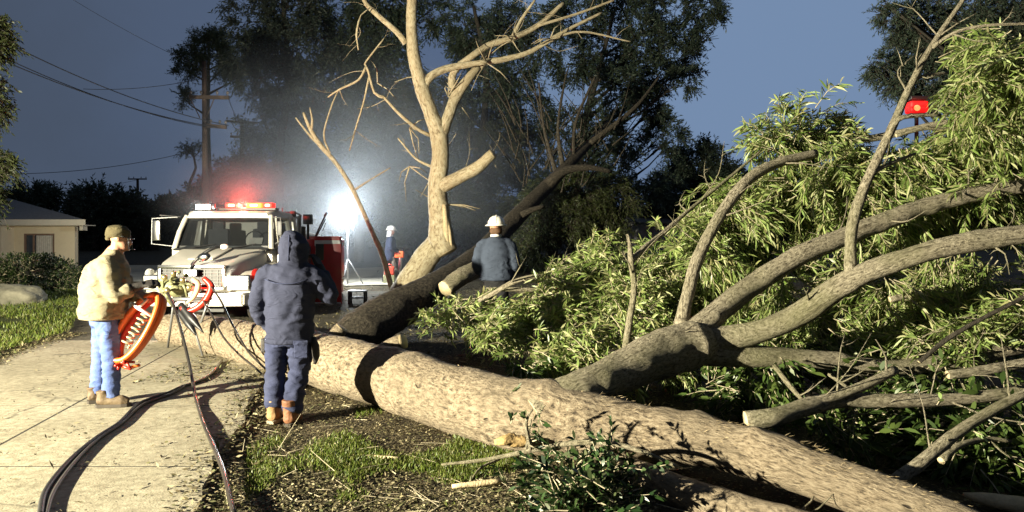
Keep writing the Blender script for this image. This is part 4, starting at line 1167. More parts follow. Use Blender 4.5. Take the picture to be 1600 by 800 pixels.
LOW = [(1130, 600, 7.2, 40, 30, .5, 40), (1200, 610, 6.6, 50, 30, .5, 40), (1420, 650, 5.9, 90, 30, .5, 90), (1540, 660, 5.6, 70, 40, .5, 110), (1320, 660, 5.6, 60, 16, .3, 40), (1560, 730, 5.1, 60, 30, .4, 80),
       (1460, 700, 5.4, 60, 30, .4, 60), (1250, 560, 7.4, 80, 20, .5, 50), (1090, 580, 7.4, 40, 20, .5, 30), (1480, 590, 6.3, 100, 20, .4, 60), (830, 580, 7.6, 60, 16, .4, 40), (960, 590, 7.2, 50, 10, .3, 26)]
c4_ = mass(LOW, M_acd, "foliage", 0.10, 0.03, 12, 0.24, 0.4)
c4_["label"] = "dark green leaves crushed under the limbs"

# sprig leaning on the trunk and broad-leaved cut bough in front of it
def spray_thing(name, label, cat, lst, m, leafL, leafW, K, Lsp, droop, up, stems, group=None):
    p0 = P(*lst[0][:3]); root = empty(name, (p0.x, p0.y, gh(p0.x, p0.y)), label, cat, group)
    for s_ in stems:
        p, r = pth(s_); mb = MB(); mb.tube(p, r, 8, step=0.04, rough=0.08, nf=12); build(mb, "stem", M_barkl, root)
    o = mass(lst, m, "leaves", leafL, leafW, K, Lsp, droop, parent=root, up=up)
    return root
M_broad = leaf_mat("broad_leaf", [(0.010, 0.026, 0.009), (0.02, 0.045, 0.013), (0.035, 0.07, 0.018), (0.09, 0.10, 0.05)], trans=0.2, rough=0.35)  # leaf colours kept dark to stand for the shade on the bough
spray_thing("cut_bough", "dark broad-leaved cut bough lying in front of the big trunk", "bough",
            [(890, 752, 4.75, 70, 26, .2, 70), (940, 772, 4.6, 50, 28, .2, 60), (850, 780, 4.7, 50, 22, .2, 36), (900, 802, 4.4, 80, 18, .2, 44)],
            M_broad, 0.06, 0.022, 13, 0.17, 0.15, 0.35,
            [[(690, 726, 5.25, 2), (760, 718, 5.15, 3), (830, 704, 5.05, 4), (900, 692, 4.95, 4.5), (960, 694, 4.85, 4), (1010, 708, 4.75, 3.5), (1060, 730, 4.65, 3)], [(830, 704, 5.05, 4), (822, 660, 5.0, 2.5), (832, 640, 4.98, 1.5)]])
spray_thing("leafy_sprig", "small dark sprig standing up against the trunk bark", "sprig",
            [(828, 672, 5.12, 20, 24, .05, 9)], M_broad, 0.05, 0.02, 6, 0.08, 0.0, 0.7, [[(820, 712, 5.12, 2.4), (824, 690, 5.12, 2), (830, 655, 5.1, 1.2)]])
spray_thing("young_sprig", "two bright green broad leaves on the sawn branch in the corner", "sprig",
            [(1478, 684, 4.68, 5, 7, .03, 2)], leaf_mat("bright_leaf", [(0.14, 0.22, 0.05), (0.22, 0.30, 0.09)], trans=0.3), 0.05, 0.035, 3, 0.05, 0.0, 0.6, [[(1484, 700, 4.72, 2), (1480, 684, 4.68, 1)]])
# pale split sticks
def stick_thing(name, label, cat, lst, m=None, seg=10, group=None, flat=None):
    p, r = pth(lst); mb = MB(); mb.tube(p, r, seg, step=0.05, rough=0.12, nf=14, capm=1)
    if flat: mb.v = [Vector((v.x, v.y, p[0].z + (v.z - p[0].z) * flat)) for v in mb.v]
    c = p[len(p) // 2]
    o = build(mb, name, [m or M_cut, M_cut], org=Vector((c.x, c.y, c.z - r[0])))
    return tag(o, label, cat, group)
GS = "pale sticks on the trampled strip"
stick_thing("stick", "stripped pale stick lying between the grass tufts and the bough", "stick", [(706, 760, 5.0, 3), (745, 756, 5.02, 5), (786, 752, 5.05, 4)], group=GS)
stick_thing("stick", "short pale stick lying in the bright grass tufts", "stick", [(552, 712, 5.75, 2), (590, 714, 5.7, 3.4), (624, 716, 5.65, 2.4)], group=GS)
stick_thing("stick", "forked grey twig curving away from the bough", "stick", [(735, 752, 5.15, 1.5), (752, 730, 5.3, 2), (780, 718, 5.4, 2)], M_barkl, group=GS)
stick_thing("stick", "small crooked stick by the right-hand boot of the man in navy", "stick", [(478, 650, 7.0, 1.2), (492, 648, 7.0, 1.6), (505, 641, 7.1, 1)], group=GS)
stick_thing("split_plank", "raw split slab of pale wood in the bottom corner", "split wood", [(1505, 772, 4.6, 3), (1550, 782, 4.55, 12), (1660, 800, 4.5, 16)], M_cut, 8)
stick_thing("cut_log", "short sawn log resting on the dark leaning trunk", "log", [(695, 452, 12.1, 13), (722, 432, 12.4, 14), (752, 418, 12.8, 13)], M_barkl, 20)

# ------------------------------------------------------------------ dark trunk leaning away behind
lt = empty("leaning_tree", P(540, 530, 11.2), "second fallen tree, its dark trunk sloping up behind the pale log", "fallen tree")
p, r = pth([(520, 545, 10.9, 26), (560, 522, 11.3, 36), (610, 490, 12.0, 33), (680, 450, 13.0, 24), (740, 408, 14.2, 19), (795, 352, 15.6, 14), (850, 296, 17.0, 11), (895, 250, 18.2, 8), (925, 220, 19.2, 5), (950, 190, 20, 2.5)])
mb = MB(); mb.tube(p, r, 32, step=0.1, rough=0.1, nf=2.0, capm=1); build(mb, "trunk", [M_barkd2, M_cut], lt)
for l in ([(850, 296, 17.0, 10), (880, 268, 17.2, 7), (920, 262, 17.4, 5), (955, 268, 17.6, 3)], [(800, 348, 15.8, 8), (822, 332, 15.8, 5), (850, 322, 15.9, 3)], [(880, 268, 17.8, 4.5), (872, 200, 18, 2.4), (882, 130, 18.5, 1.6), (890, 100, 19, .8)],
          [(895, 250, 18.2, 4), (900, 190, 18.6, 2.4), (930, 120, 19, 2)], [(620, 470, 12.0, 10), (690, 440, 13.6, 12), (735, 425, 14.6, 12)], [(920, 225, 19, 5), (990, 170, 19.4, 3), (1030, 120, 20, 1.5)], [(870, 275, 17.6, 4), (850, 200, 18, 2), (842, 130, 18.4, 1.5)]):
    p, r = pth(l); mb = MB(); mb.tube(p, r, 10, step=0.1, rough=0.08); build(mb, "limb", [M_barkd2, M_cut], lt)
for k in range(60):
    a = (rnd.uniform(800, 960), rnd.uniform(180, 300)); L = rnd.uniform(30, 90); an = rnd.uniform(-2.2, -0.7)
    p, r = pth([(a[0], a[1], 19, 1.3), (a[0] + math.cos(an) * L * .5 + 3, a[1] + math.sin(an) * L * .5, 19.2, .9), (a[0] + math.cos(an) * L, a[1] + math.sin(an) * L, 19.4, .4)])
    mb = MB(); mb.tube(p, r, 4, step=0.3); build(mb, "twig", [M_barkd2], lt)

# ------------------------------------------------------------------ broken standing tree, strongly lit
M_pale = bark_mat("bark_cream", (0.50, 0.45, 0.32), (0.40, 0.34, 0.22), (0.17, 0.13, 0.08), fiss=0.25, lscale=0.5, bump=0.5, patch=0.6, moss=(0.32, 0.26, 0.16))
D0 = 19.5
st = empty("broken_tree", P(640, 452, D0), "tall broken cream-barked tree standing in the lamplight, forked and leafless", "tree")
SPATHS = []
def tl(lst, name="limb", seg=16, m=None, label=None, step=0.12, rough=0.06):
    p, r = pth([(a, b, c, d_) for a, b, c, d_ in lst]); mb = MB(); mb.tube(p, r, seg, step=step, rough=rough * 1.6, nf=3.0, capm=1)
    o = build(mb, name, [m or M_pale, M_cut], st)
    if name == "limb": SPATHS.append((p, r))
    if label: o["label"] = label
tl([(628, 462, D0, 22), (648, 430, D0, 21), (668, 400, D0, 19), (688, 376, D0, 17), (700, 368, D0, 13)], "trunk", 32, label="slanting cracked base of the trunk")
tl([(700, 395, D0 - .3, 16), (690, 372, D0 - .25, 20), (686, 330, D0 - .2, 16), (683, 290, D0 - .2, 14), (688, 250, D0 - .2, 13.5), (686, 214, D0 - .2, 14), (674, 180, D0 - .3, 11.5), (660, 140, D0 - .3, 11), (647, 90, D0 - .4, 9.5), (643, 40, D0 - .4, 8.5), (645, -30, D0 - .4, 8)], "trunk", 28, label="upright upper trunk standing on the split")
tl([(700, 392, D0 - .45, 3), (697, 360, D0 - .5, 5), (694, 320, D0 - .42, 3)], "splinter", 8, M_cut)
tl([(706, 390, D0 - .45, 2), (702, 362, D0 - .5, 3), (698, 340, D0 - .42, 2)], "splinter", 8, M_cut)
tl([(686, 216, D0 - .2, 12), (697, 190, D0 - .2, 9), (712, 152, D0, 8.5), (728, 128, D0, 7.5), (748, 104, D0 + .2, 6)], label="main fork rising beside the trunk")
tl([(748, 106, D0 + .2, 5.5), (756, 98, D0 + .2, 5), (790, 92, D0 + .3, 4.5), (830, 80, D0 + .4, 4), (880, 50, D0 + .6, 3), (940, 20, D0 + .8, 2)])
tl([(708, 140, D0, 6.5), (706, 122, D0, 6), (714, 106, D0, 5.5), (735, 90, D0, 5.5), (765, 70, D0 + .2, 5), (800, 60, D0 + .3, 5), (840, 40, D0 + .5, 4), (880, 5, D0 + .6, 3)])
tl([(663, 135, D0 - .3, 7), (672, 120, D0 - .3, 6.5), (690, 110, D0 - .2, 6), (712, 104, D0 - .1, 5.5), (760, 97, D0, 4.5)])
tl([(690, 292, D0 - .2, 11), (712, 280, D0 - .6, 10.5), (745, 262, D0 - 1.0, 9.5), (770, 240, D0 - 1.3, 8)], label="thick stub sticking out to the side")
tl([(634, 68, D0 - .4, 5), (620, 50, D0 - .5, 4.5), (595, 28, D0 - .6, 4), (572, 6, D0 - .6, 3.5), (562, -20, D0 - .6, 3)])
tl([(672, 212, D0 - .2, 3), (650, 200, D0 - .4, 2.8), (622, 176, D0 - .6, 2.4), (600, 152, D0 - .7, 2)])
tl([(600, 152, D0 - .7, 2.6), (585, 145, D0 - .7, 2), (575, 110, D0 - .7, 1.8), (570, 100, D0 - .7, 1.5), (600, 60, D0 - .7, 1)])
tl([(572, 104, D0 - .7, 2), (560, 125, D0 - .7, 1.8), (530, 140, D0 - .7, 1.5), (512, 152, D0 - .7, 1)])
tl([(577, 118, D0 - .7, 1.6), (568, 160, D0 - .7, 1.4), (556, 200, D0 - .7, 1.3), (546, 236, D0 - .7, .9)])
tl([(578, 12, D0 - .8, .8), (564, 24, D0 - .9, 1.1), (560, 35, D0 - 1, 1.4), (557, 55, D0 - 1, 1.6), (560, 78, D0 - 1, 1)])
tl([(678, 262, D0, 2.4), (650, 248, D0 + .2, 1.8), (622, 216, D0 + .4, 1.2)])
tl([(800, 60, D0 + .3, 3.2), (815, 30, D0 + .3, 2.6), (836, 0, D0 + .3, 2)])
tl([(830, 80, D0 + .4, 2.4), (900, 50, D0 + .5, 1.8), (985, 65, D0 + .6, 1)])
tl([(840, 40, D0 + .4, 2.4), (900, 22, D0 + .5, 2), (960, 0, D0 + .6, 1.6)])
for k in range(38):
    px, py = rnd.choice([(700, 150), (760, 98), (800, 62), (650, 120), (590, 130), (680, 250), (690, 320), (640, 200), (860, 60), (640, 260)])
    an = rnd.uniform(0, 6.28); L = rnd.uniform(20, 70)
    tl([(px, py, D0, 1.3), (px + math.cos(an) * L * .5 + rnd.uniform(-6, 6), py + math.sin(an) * L * .4, D0 + rnd.uniform(-.5, .5), .9), (px + math.cos(an) * L, py + math.sin(an) * L * .8 + 6, D0 + rnd.uniform(-.8, .8), .4)], "twig", 5, step=0.3)
for (p_, r_) in SPATHS: side_twigs(p_, r_, 3, 0.9, st, M_pale, 0.45)
# slim snapped sapling leaning left beside the lamp glare
sg = empty("leaning_sapling", P(612, 450, 21), "slim bare sapling leaning left past the glaring floodlight", "tree")
for l in ([(612, 452, 21, 4), (598, 400, 21, 4.4), (584, 368, 21, 3.8), (566, 328, 21, 3.2), (548, 290, 21, 3.6), (525, 255, 21, 3.4), (500, 226, 21, 4), (484, 200, 21, 3), (474, 176, 21, 2)], [(500, 226, 21, 3), (486, 214, 21, 2), (462, 184, 21, 1.2)], [(486, 205, 21, 2.4), (488, 188, 21, 2), (484, 168, 21, 1)],
          [(552, 298, 21, 2), (580, 280, 21, 1.4), (610, 262, 21, 1)], [(516, 240, 21, 1.6), (506, 210, 21, 1.4), (520, 160, 21, 1.2), (530, 140, 21, .8)]):
    p, r = pth(l); mb = MB(); mb.tube(p, r, 8, step=0.15, rough=0.08); build(mb, "limb", [M_pale, M_cut], sg)
# ================================================================== FIRE ENGINE
M_white = mat("truck_white_paint", (0.58, 0.55, 0.48), rough=0.4, coat=0.15, var=0.03, scale=2, dirt=(0.35, 0.28, 0.18), dscale=4, damt=0.35)
M_red = mat("truck_red_paint", (0.55, 0.022, 0.022), rough=0.32, coat=0.4, var=0.08, scale=2, dirt=(0.22, 0.03, 0.02), dscale=5, damt=0.4)
M_chrome = mat("chrome", (0.62, 0.62, 0.60), rough=0.16, metal=1.0, var=0.05)
M_black = mat("black_plastic", (0.012, 0.012, 0.013), rough=0.45, var=0.2)
M_rubber = mat("rubber", (0.018, 0.017, 0.016), rough=0.85, var=0.3, bump=0.5, bscale=60, dirt=(0.09, 0.07, 0.045), dscale=6, damt=0.5)
M_steel = mat("painted_steel", (0.22, 0.22, 0.22), rough=0.4, metal=0.6, var=0.15)
M_lens = mat("clear_lens", (0.5, 0.5, 0.48), rough=0.12, var=0.1, scale=30)
M_stripe = mat("stripe_white", (0.7, 0.68, 0.64), rough=0.35)
M_on = mat("lamp_on", (0.9, 0.9, 0.85), emit=(1, 0.95, 0.82), es=30.0)
M_redon = mat("red_beacon_on", (0.5, 0.02, 0.01), emit=(1, 0.018, 0.01), es=3.2)
M_ambon = mat("amber_beacon_on", (0.6, 0.2, 0.02), emit=(1, 0.16, 0.02), es=3.5)
M_redlens = mat("red_lens", (0.35, 0.012, 0.01), rough=0.15, emit=(1, 0.05, 0.02), es=0.25)
M_seat = mat("seat_cloth", (0.10, 0.10, 0.11), rough=0.9)
def glass_mat():
    m, nt, b = new_mat("windshield_glass")
    b.inputs["Base Color"].default_value = (0.02, 0.022, 0.025, 1); b.inputs["Roughness"].default_value = 0.04
    tr = N(nt, "ShaderNodeBsdfTransparent"); tr.inputs[0].default_value = (0.55, 0.58, 0.6, 1)
    mxs = N(nt, "ShaderNodeMixShader"); mxs.inputs[0].default_value = 0.55
    out = nt.nodes["Material Output"]
    nt.links.new(b.outputs[0], mxs.inputs[1]); nt.links.new(tr.outputs[0], mxs.inputs[2]); nt.links.new(mxs.outputs[0], out.inputs[0])
    return m
M_wglass = glass_mat()

TA = R(2.8)
tg = gh(-6.1, 14.0)
truck = empty("fire_engine", (-6.08, 14.0, tg), "white-cabbed fire engine with red rear body, headlamps and red beacons lit", "fire engine", local=True, rz=-TA)
def tb(mb, name, m, parent=truck, smooth=True, label=None, sharp=35):
    o = build(mb, name, m, parent, smooth=smooth, sharp=sharp)
    if label: o["label"] = label
    return o
def rring(w0, w1, z0, z1, y, r=0.1, n=4, x0=None):
    """rounded trapezoid ring across the truck: half widths at bottom/top"""
    pts = []
    for (cx, cz, a0) in ((w1 - r, z1 - r, 0), (-(w1 - r), z1 - r, 90), (-(w0 - r * .5), z0 + r * .5, 180), ((w0 - r * .5), z0 + r * .5, 270)):
        for k in range(n + 1):
            an = R(a0 + 90 * k / n); rr = r if a0 < 180 else r * .5
            pts.append(Vector((cx + rr * math.cos(an), y, cz + rr * math.sin(an))))
    return pts
# hood
mb = MB()
mb.loft([rring(0.66, 0.62, 0.74, 1.10, 0.02, 0.05), rring(0.72, 0.68, 0.70, 1.20, 0.06, 0.08), rring(0.80, 0.74, 0.70, 1.27, 0.25, 0.1), rring(0.90, 0.84, 0.70, 1.37, 0.7, 0.12), rring(1.0, 0.94, 0.70, 1.50, 1.28, 0.14)])
hood = tb(mb, "hood", M_white)
mb = MB(); mb.box((0, 0.75, 1.405), (0.5, 0.9, 0.03), Matrix.Rotation(R(13), 4, 'X'), bev=0.012); tb(mb, "hood_scoop", M_white, hood)
# fenders with wheel arches
for s_ in (-1, 1):
    wy, wz, wr = 0.92, 0.46, 0.53
    arch = [(wy + wr * math.cos(R(a)), wz + wr * math.sin(R(a))) for a in range(10, 171, 10)]
    poly = [(0.18, 0.60), (0.16, 0.80), (0.22, 0.98), (0.36, 1.08), (0.8, 1.16), (1.3, 1.30), (1.52, 1.30), (1.52, 0.50)] + arch + [(0.34, 0.58)]
    mb = MB(); x0, x1 = (0.62, 1.17) if s_ > 0 else (-1.17, -0.62)
    mb.prism(poly, 'x', x0, x1, bev=0.035)
    for i, v in enumerate(mb.v):   # outer edge sweeps back and down towards the front corner
        ox = abs(v.x) - 0.62
        if v.y < 0.7 and ox > 0.1: mb.v[i] = Vector((v.x - s_ * max(0, 0.5 - v.y) * 0.25 * (ox / .55), v.y + ox * 0.28, v.z - ox * 0.10))
        elif ox > 0.3: mb.v[i] = Vector((v.x, v.y, v.z - (0.10 if v.z > 1.0 else 0)))
    fd = tb(mb, "fender", M_white)
    mb = MB(); mb.prism([(wy + (wr - .02) * math.cos(R(a)), wz + (wr - .02) * math.sin(R(a))) for a in range(0, 181, 15)], 'x', s_ * 0.60, s_ * 1.12)
    tb(mb, "wheel_well", M_black, fd, smooth=False)
    # headlamp: chrome box, lens, lit reflector
    hx = s_ * 0.84
    mb = MB(); mb.box((hx, 0.18, 0.86), (0.42, 0.16, 0.30), Matrix.Rotation(s_ * R(14), 4, 'Z'), bev=0.04)
    hl = tb(mb, "headlight", M_chrome, label="lit headlamp glaring white" if s_ > 0 else None)
    mb = MB(); mb.box((hx, 0.10, 0.86), (0.38, 0.03, 0.26), Matrix.Rotation(s_ * R(14), 4, 'Z'), bev=0.012)
    tb(mb, "lens", M_lens if s_ < 0 else M_lens, hl)
    if s_ > 0:
        mb = MB(); mb.box((hx, 0.065, 0.89), (0.33, 0.04, 0.17), Matrix.Rotation(s_ * R(14), 4, 'Z'), bev=0.012); tb(mb, "bulb", M_on, hl)
        lamp("headlight_beam", 'SPOT', (hx, -0.02, 0.88), 160, (1, 0.95, 0.85), truck, 0.06, target=(hx + 0.6, -6, 0.4), spot=110, blend=0.8)
    mb = MB(); mb.ball((s_ * 1.06, 0.42, 1.02), 0.12, 2, (0.6, 1.2, 0.9)); tb(mb, "turn_signal", M_redlens if s_ > 0 else M_lens)
# grille
mb = MB()
mb.box((0, -0.02, 1.17), (1.30, 0.10, 0.07), bev=0.02); mb.box((0, -0.02, 0.755), (1.26, 0.10, 0.06), bev=0.02)
for s_ in (-1, 1): mb.box((s_ * 0.62, -0.02, 0.96), (0.07, 0.10, 0.36), bev=0.02)
gr = tb(mb, "grille", M_chrome)
mb = MB(); mb.box((0, 0.01, 0.96), (1.2, 0.03, 0.38)); tb(mb, "grille_mesh", M_black, gr, smooth=False)
mb = MB()
for k in range(6): mb.box((0, -0.02, 0.81 + k * 0.062), (1.17, 0.02, 0.016), bev=0.004)
for k in range(9): mb.box((-0.5 + k * 0.125, -0.012, 0.96), (0.012, 0.015, 0.34))
tb(mb, "grille_bars", mat('grille_dark', (0.06, 0.06, 0.06), rough=0.4, metal=.5), gr, smooth=False)
# bumper
mb = MB(); mb.prism([(-1.16, 0.10), (-1.05, -0.16), (-0.6, -0.26), (0.6, -0.26), (1.05, -0.16), (1.16, 0.10)], 'z', 0.44, 0.68, bev=0.03)
bp_ = tb(mb, "bumper", M_white)
for k, x in enumerate((-0.30, 0.28)):
    mb = MB(); mb.box((x, -0.31, 0.60), (0.22, 0.1, 0.14), bev=0.02); tb(mb, "tow_bracket", M_steel, bp_)
mb = MB(); mb.tube([(0.10, -0.34, 0.73), (0.10, -0.31, 0.73), (0.10, -0.24, 0.73)], [0.075, 0.085, 0.05], 16); tb(mb, "siren_horn", M_chrome, bp_)
# lit lamp on the grille guard and red flasher low on the bumper
mb = MB(); mb.box((0.04, -0.12, 1.06), (0.26, 0.10, 0.13), bev=0.02); gl = tb(mb, "grille_lamp", M_black)
mb = MB(); mb.box((0.04, -0.18, 1.06), (0.22, 0.02, 0.10), bev=0.008); tb(mb, "bulb", M_on, gl)
lamp("grille_lamp_beam", 'SPOT', (0.04, -0.22, 1.06), 90, (1, 0.97, 0.9), truck, 0.05, target=(0.3, -6, 0.7), spot=120, blend=0.9)
mb = MB(); mb.box((0.16, -0.32, 0.80), (0.22, 0.08, 0.15), bev=0.03); rfl = tb(mb, "red_flasher", M_redon)
lamp("red_flasher_glow", 'POINT', (0.16, -0.45, 0.80), 10, (1, 0.06, 0.03), truck, 0.05)
# cab
ZR = 2.27
mb = MB()
mb.loft([rring(1.05, 1.05, 0.52, 1.50, 1.30, 0.05), rring(1.10, 1.08, 0.50, 1.52, 1.5, 0.06), rring(1.12, 1.10, 0.50, 1.52, 2.85, 0.06)])
cabl = tb(mb, "cab_body", M_white)
mb = MB()
mb.loft([rring(0.88, 0.84, ZR - 0.12, ZR - 0.03, 1.56, 0.03), rring(0.94, 0.90, ZR - 0.14, ZR + 0.02, 1.66, 0.06), rring(0.98, 0.93, ZR - 0.13, ZR + 0.05, 2.1, 0.07), rring(0.98, 0.93, ZR - 0.13, ZR + 0.03, 2.85, 0.07)])
cr_ = tb(mb, "cab_roof", M_white)
for s_ in (-1, 1):
    mb = MB(); mb.tube([(s_ * 1.03, 1.30, 1.48), (s_ * 0.98, 1.42, 1.85), (s_ * 0.91, 1.60, ZR - 0.08)], [0.055, 0.05, 0.045], 10); tb(mb, "pillar", M_white, cr_)
    for y_, x_ in ((2.42, 1.01), (2.77, 1.0)):
        mb = MB(); mb.box((s_ * x_, y_, 1.83), (0.10, 0.15, 0.73), Matrix.Rotation(s_ * R(-6), 4, 'Y'), bev=0.02); tb(mb, "pillar", M_white, cr_)
mb = MB(); mb.box((0, 2.82, 1.84), (1.96, 0.06, 0.72)); tb(mb, "rear_panel", M_white, cr_)
# windshield
mb = MB(); n = 8; b0 = 0
for j in range(5):
    t = j / 4
    for i in range(n + 1):
        u = -1 + 2 * i / n; w = 1.0 - 0.12 * t
        mb.v.append(Vector((u * w, 1.29 + 0.30 * t + 0.08 * u * u - 0.02, 1.49 + (ZR - 0.10 - 1.49) * t)))
for j in range(4):
    for i in range(n):
        a = j * (n + 1) + i; mb.face([a, a + 1, a + n + 2, a + n + 1])
ws = tb(mb, "windshield", M_wglass)
for x0_, x1_, z1_ in ((-0.75, -0.15, 1.60), (0.15, 0.72, 1.60)):
    mb = MB(); mb.tube([(x0_, 1.24, 1.50), (x1_, 1.285, z1_)], 0.012, 6); tb(mb, "wiper", M_black, ws)
mb = MB(); mb.tube([(-1.02, 1.27, 1.485), (-0.5, 1.235, 1.485), (0, 1.225, 1.485), (0.5, 1.235, 1.485), (1.02, 1.27, 1.485)], 0.025, 8); tb(mb, "windshield_seal", M_black, ws)
# interior: seats, wheel, paper on the dash
for x in (-0.5, 0.5):
    mb = MB(); mb.box((x, 2.25, 1.62), (0.46, 0.16, 0.62), bev=0.06); mb.box((x, 2.24, 2.0), (0.26, 0.12, 0.18), bev=0.04); tb(mb, "seat", M_seat, cabl)
mb = MB()
ring = [Vector((0.5 + 0.2 * math.cos(R(a)), 1.72 + 0.06 * math.sin(R(a)), 1.68 + 0.19 * math.sin(R(a)))) for a in range(0, 361, 20)]
mb.tube(ring, 0.014, 8, cap=False); tb(mb, "steering_wheel", M_black, cabl)
mb = MB(); mb.box((0.62, 1.52, 1.66), (0.28, 0.02, 0.15), Matrix.Rotation(R(-30), 4, 'X')); tb(mb, "map_sheet", M_stripe, cabl)
mb = MB(); mb.box((0, 1.55, 1.535), (1.9, 0.4, 0.06), bev=0.02); tb(mb, "dashboard", M_black, cabl)
# doors
for s_ in (-1, 1):
    mb = MB()
    mb.box((s_ * 1.125, 1.92, 1.02), (0.05, 0.96, 0.94), bev=0.015)
    # frame round the window
    fr = [(1.47, 1.49), (1.53, 1.84), (1.66, 2.14), (2.36, 2.16), (2.38, 1.49)]
    pts = []
    for i in range(len(fr)):
        a, b = fr[i], fr[(i + 1) % len(fr)]
        def X(z): return s_ * (1.115 - max(0, z - 1.49) * 0.20)
        mb.tube([(X(a[1]), a[0], a[1]), (X(b[1]), b[0], b[1])], 0.04, 8)
    dr = tb(mb, "door", M_white)
    mb = MB(); ps_ = [Vector((s_ * (1.112 - max(0, z - 1.49) * 0.20), y, z)) for y, z in fr]
    mb.v += ps_; mb.face(list(range(5))); tb(mb, "side_window", M_wglass, dr, smooth=False)
    mb = MB(); mb.box((s_ * 1.165, 2.28, 1.32), (0.03, 0.14, 0.035), bev=0.01); tb(mb, "handle", M_black, dr)
    mb = MB(); mb.box((s_ * 1.156, 1.9, 1.30), (0.012, 0.24, 0.10), bev=0.004); tb(mb, "door_emblem", mat("emblem_gold", (0.35, 0.25, 0.08), rough=0.4), dr)
    # mirrors on tube brackets
    if s_ < 0:
        mb = MB(); mb.tube([(-1.02, 1.42, 2.16), (-1.50, 1.30, 2.13), (-1.50, 1.28, 1.60), (-1.06, 1.36, 1.55)], 0.016, 8); mb.tube([(-1.3, 1.36, 2.15), (-1.34, 1.30, 2.2), (-1.0, 1.5, 2.17)], 0.012, 6)
        mr = tb(mb, "mirror", M_steel, sharp=60)
        mb = MB(); mb.box((-1.40, 1.27, 1.88), (0.15, 0.06, 0.42), bev=0.025); tb(mb, "mirror_case", M_chrome, mr)
    else:
        mb = MB(); mb.tube([(1.02, 1.42, 2.16), (1.22, 1.32, 2.14), (1.22, 1.30, 1.66), (1.08, 1.38, 1.60)], 0.014, 8); mr = tb(mb, "mirror", M_steel, sharp=60)
        mb = MB(); mb.box((1.22, 1.27, 1.92), (0.10, 0.05, 0.30), bev=0.02); tb(mb, "mirror_case", M_black, mr)
# fender-mounted cross-view mirror on a black gooseneck with a white cap
mb = MB(); mb.tube([(0.0, 0.0, 1.10), (0.06, -0.12, 1.22), (0.22, -0.12, 1.38), (0.42, -0.05, 1.52), (0.56, 0.05, 1.56)], [0.03, 0.03, 0.03, 0.034, 0.03], 10, step=0.04); mb.tube([(0.34, -0.08, 1.46), (0.22, -0.10, 1.32), (0.20, -0.12, 1.27)], 0.014, 6)
gn = tb(mb, "cross_view_mirror", M_black)
mb = MB(); mb.ball((0.28, -0.12, 1.36), 0.13, 3, (1.0, 0.35, 0.62), rot=Matrix.Rotation(R(-14), 4, 'Y')); tb(mb, "mirror_head", M_black, gn)
mb = MB(); mb.ball((0.28, -0.16, 1.355), 0.105, 3, (1.0, 0.2, 0.6), rot=Matrix.Rotation(R(-14), 4, 'Y')); tb(mb, "mirror_glass", M_chrome, gn)
mb = MB(); mb.ball((0.60, 0.04, 1.55), 0.07, 2, (1.3, 0.8, 0.8)); tb(mb, "mount_cap", M_stripe, gn)
# beacons on the roof
mb = MB(); mb.box((0.30, 1.95, ZR + 0.075), (1.25, 0.26, 0.05), bev=0.015); bb = tb(mb, "beacon_bar", M_black)
for x, m_, w_ in ((-0.05, M_redon, 0.28), (0.44, M_ambon, 0.34), (0.74, M_redon, 0.20)):
    mb = MB(); mb.box((x, 1.95, ZR + 0.155), (w_, 0.22, 0.11), bev=0.035, seg=3); bl_ = tb(mb, "beacon_lens", m_, bb)
    mb = MB(); mb.box((x, 1.835, ZR + 0.155), (w_ * 0.45, 0.02, 0.05), bev=0.008); tb(mb, "bulb", mat("beacon_core", (1, .6, .3), emit=(1, 0.62, 0.30), es=9), bl_)
lamp("beacon_glow", 'POINT', (0.18, 1.93, ZR + 0.17), 340, (1, 0.07, 0.04), truck, 0.08)
mb = MB(); mb.box((-0.62, 1.8, ZR + 0.12), (0.34, 0.14, 0.12), bev=0.03); mb.tube([(-0.40, 1.8, ZR + 0.05), (-0.40, 1.8, ZR + 0.18), (-0.46, 1.8, ZR + 0.19)], 0.018, 8)
sl = tb(mb, "roof_spotlight", M_chrome); mb = MB(); mb.box((-0.62, 1.72, ZR + 0.12), (0.30, 0.02, 0.10), bev=0.01); tb(mb, "bulb", M_on, sl)
lamp("roof_spotlight_beam", 'SPOT', (-0.62, 1.68, ZR + 0.12), 60, (1, 0.96, 0.88), truck, 0.05, target=(-1.4, -6, 1.0), spot=80, blend=0.8)
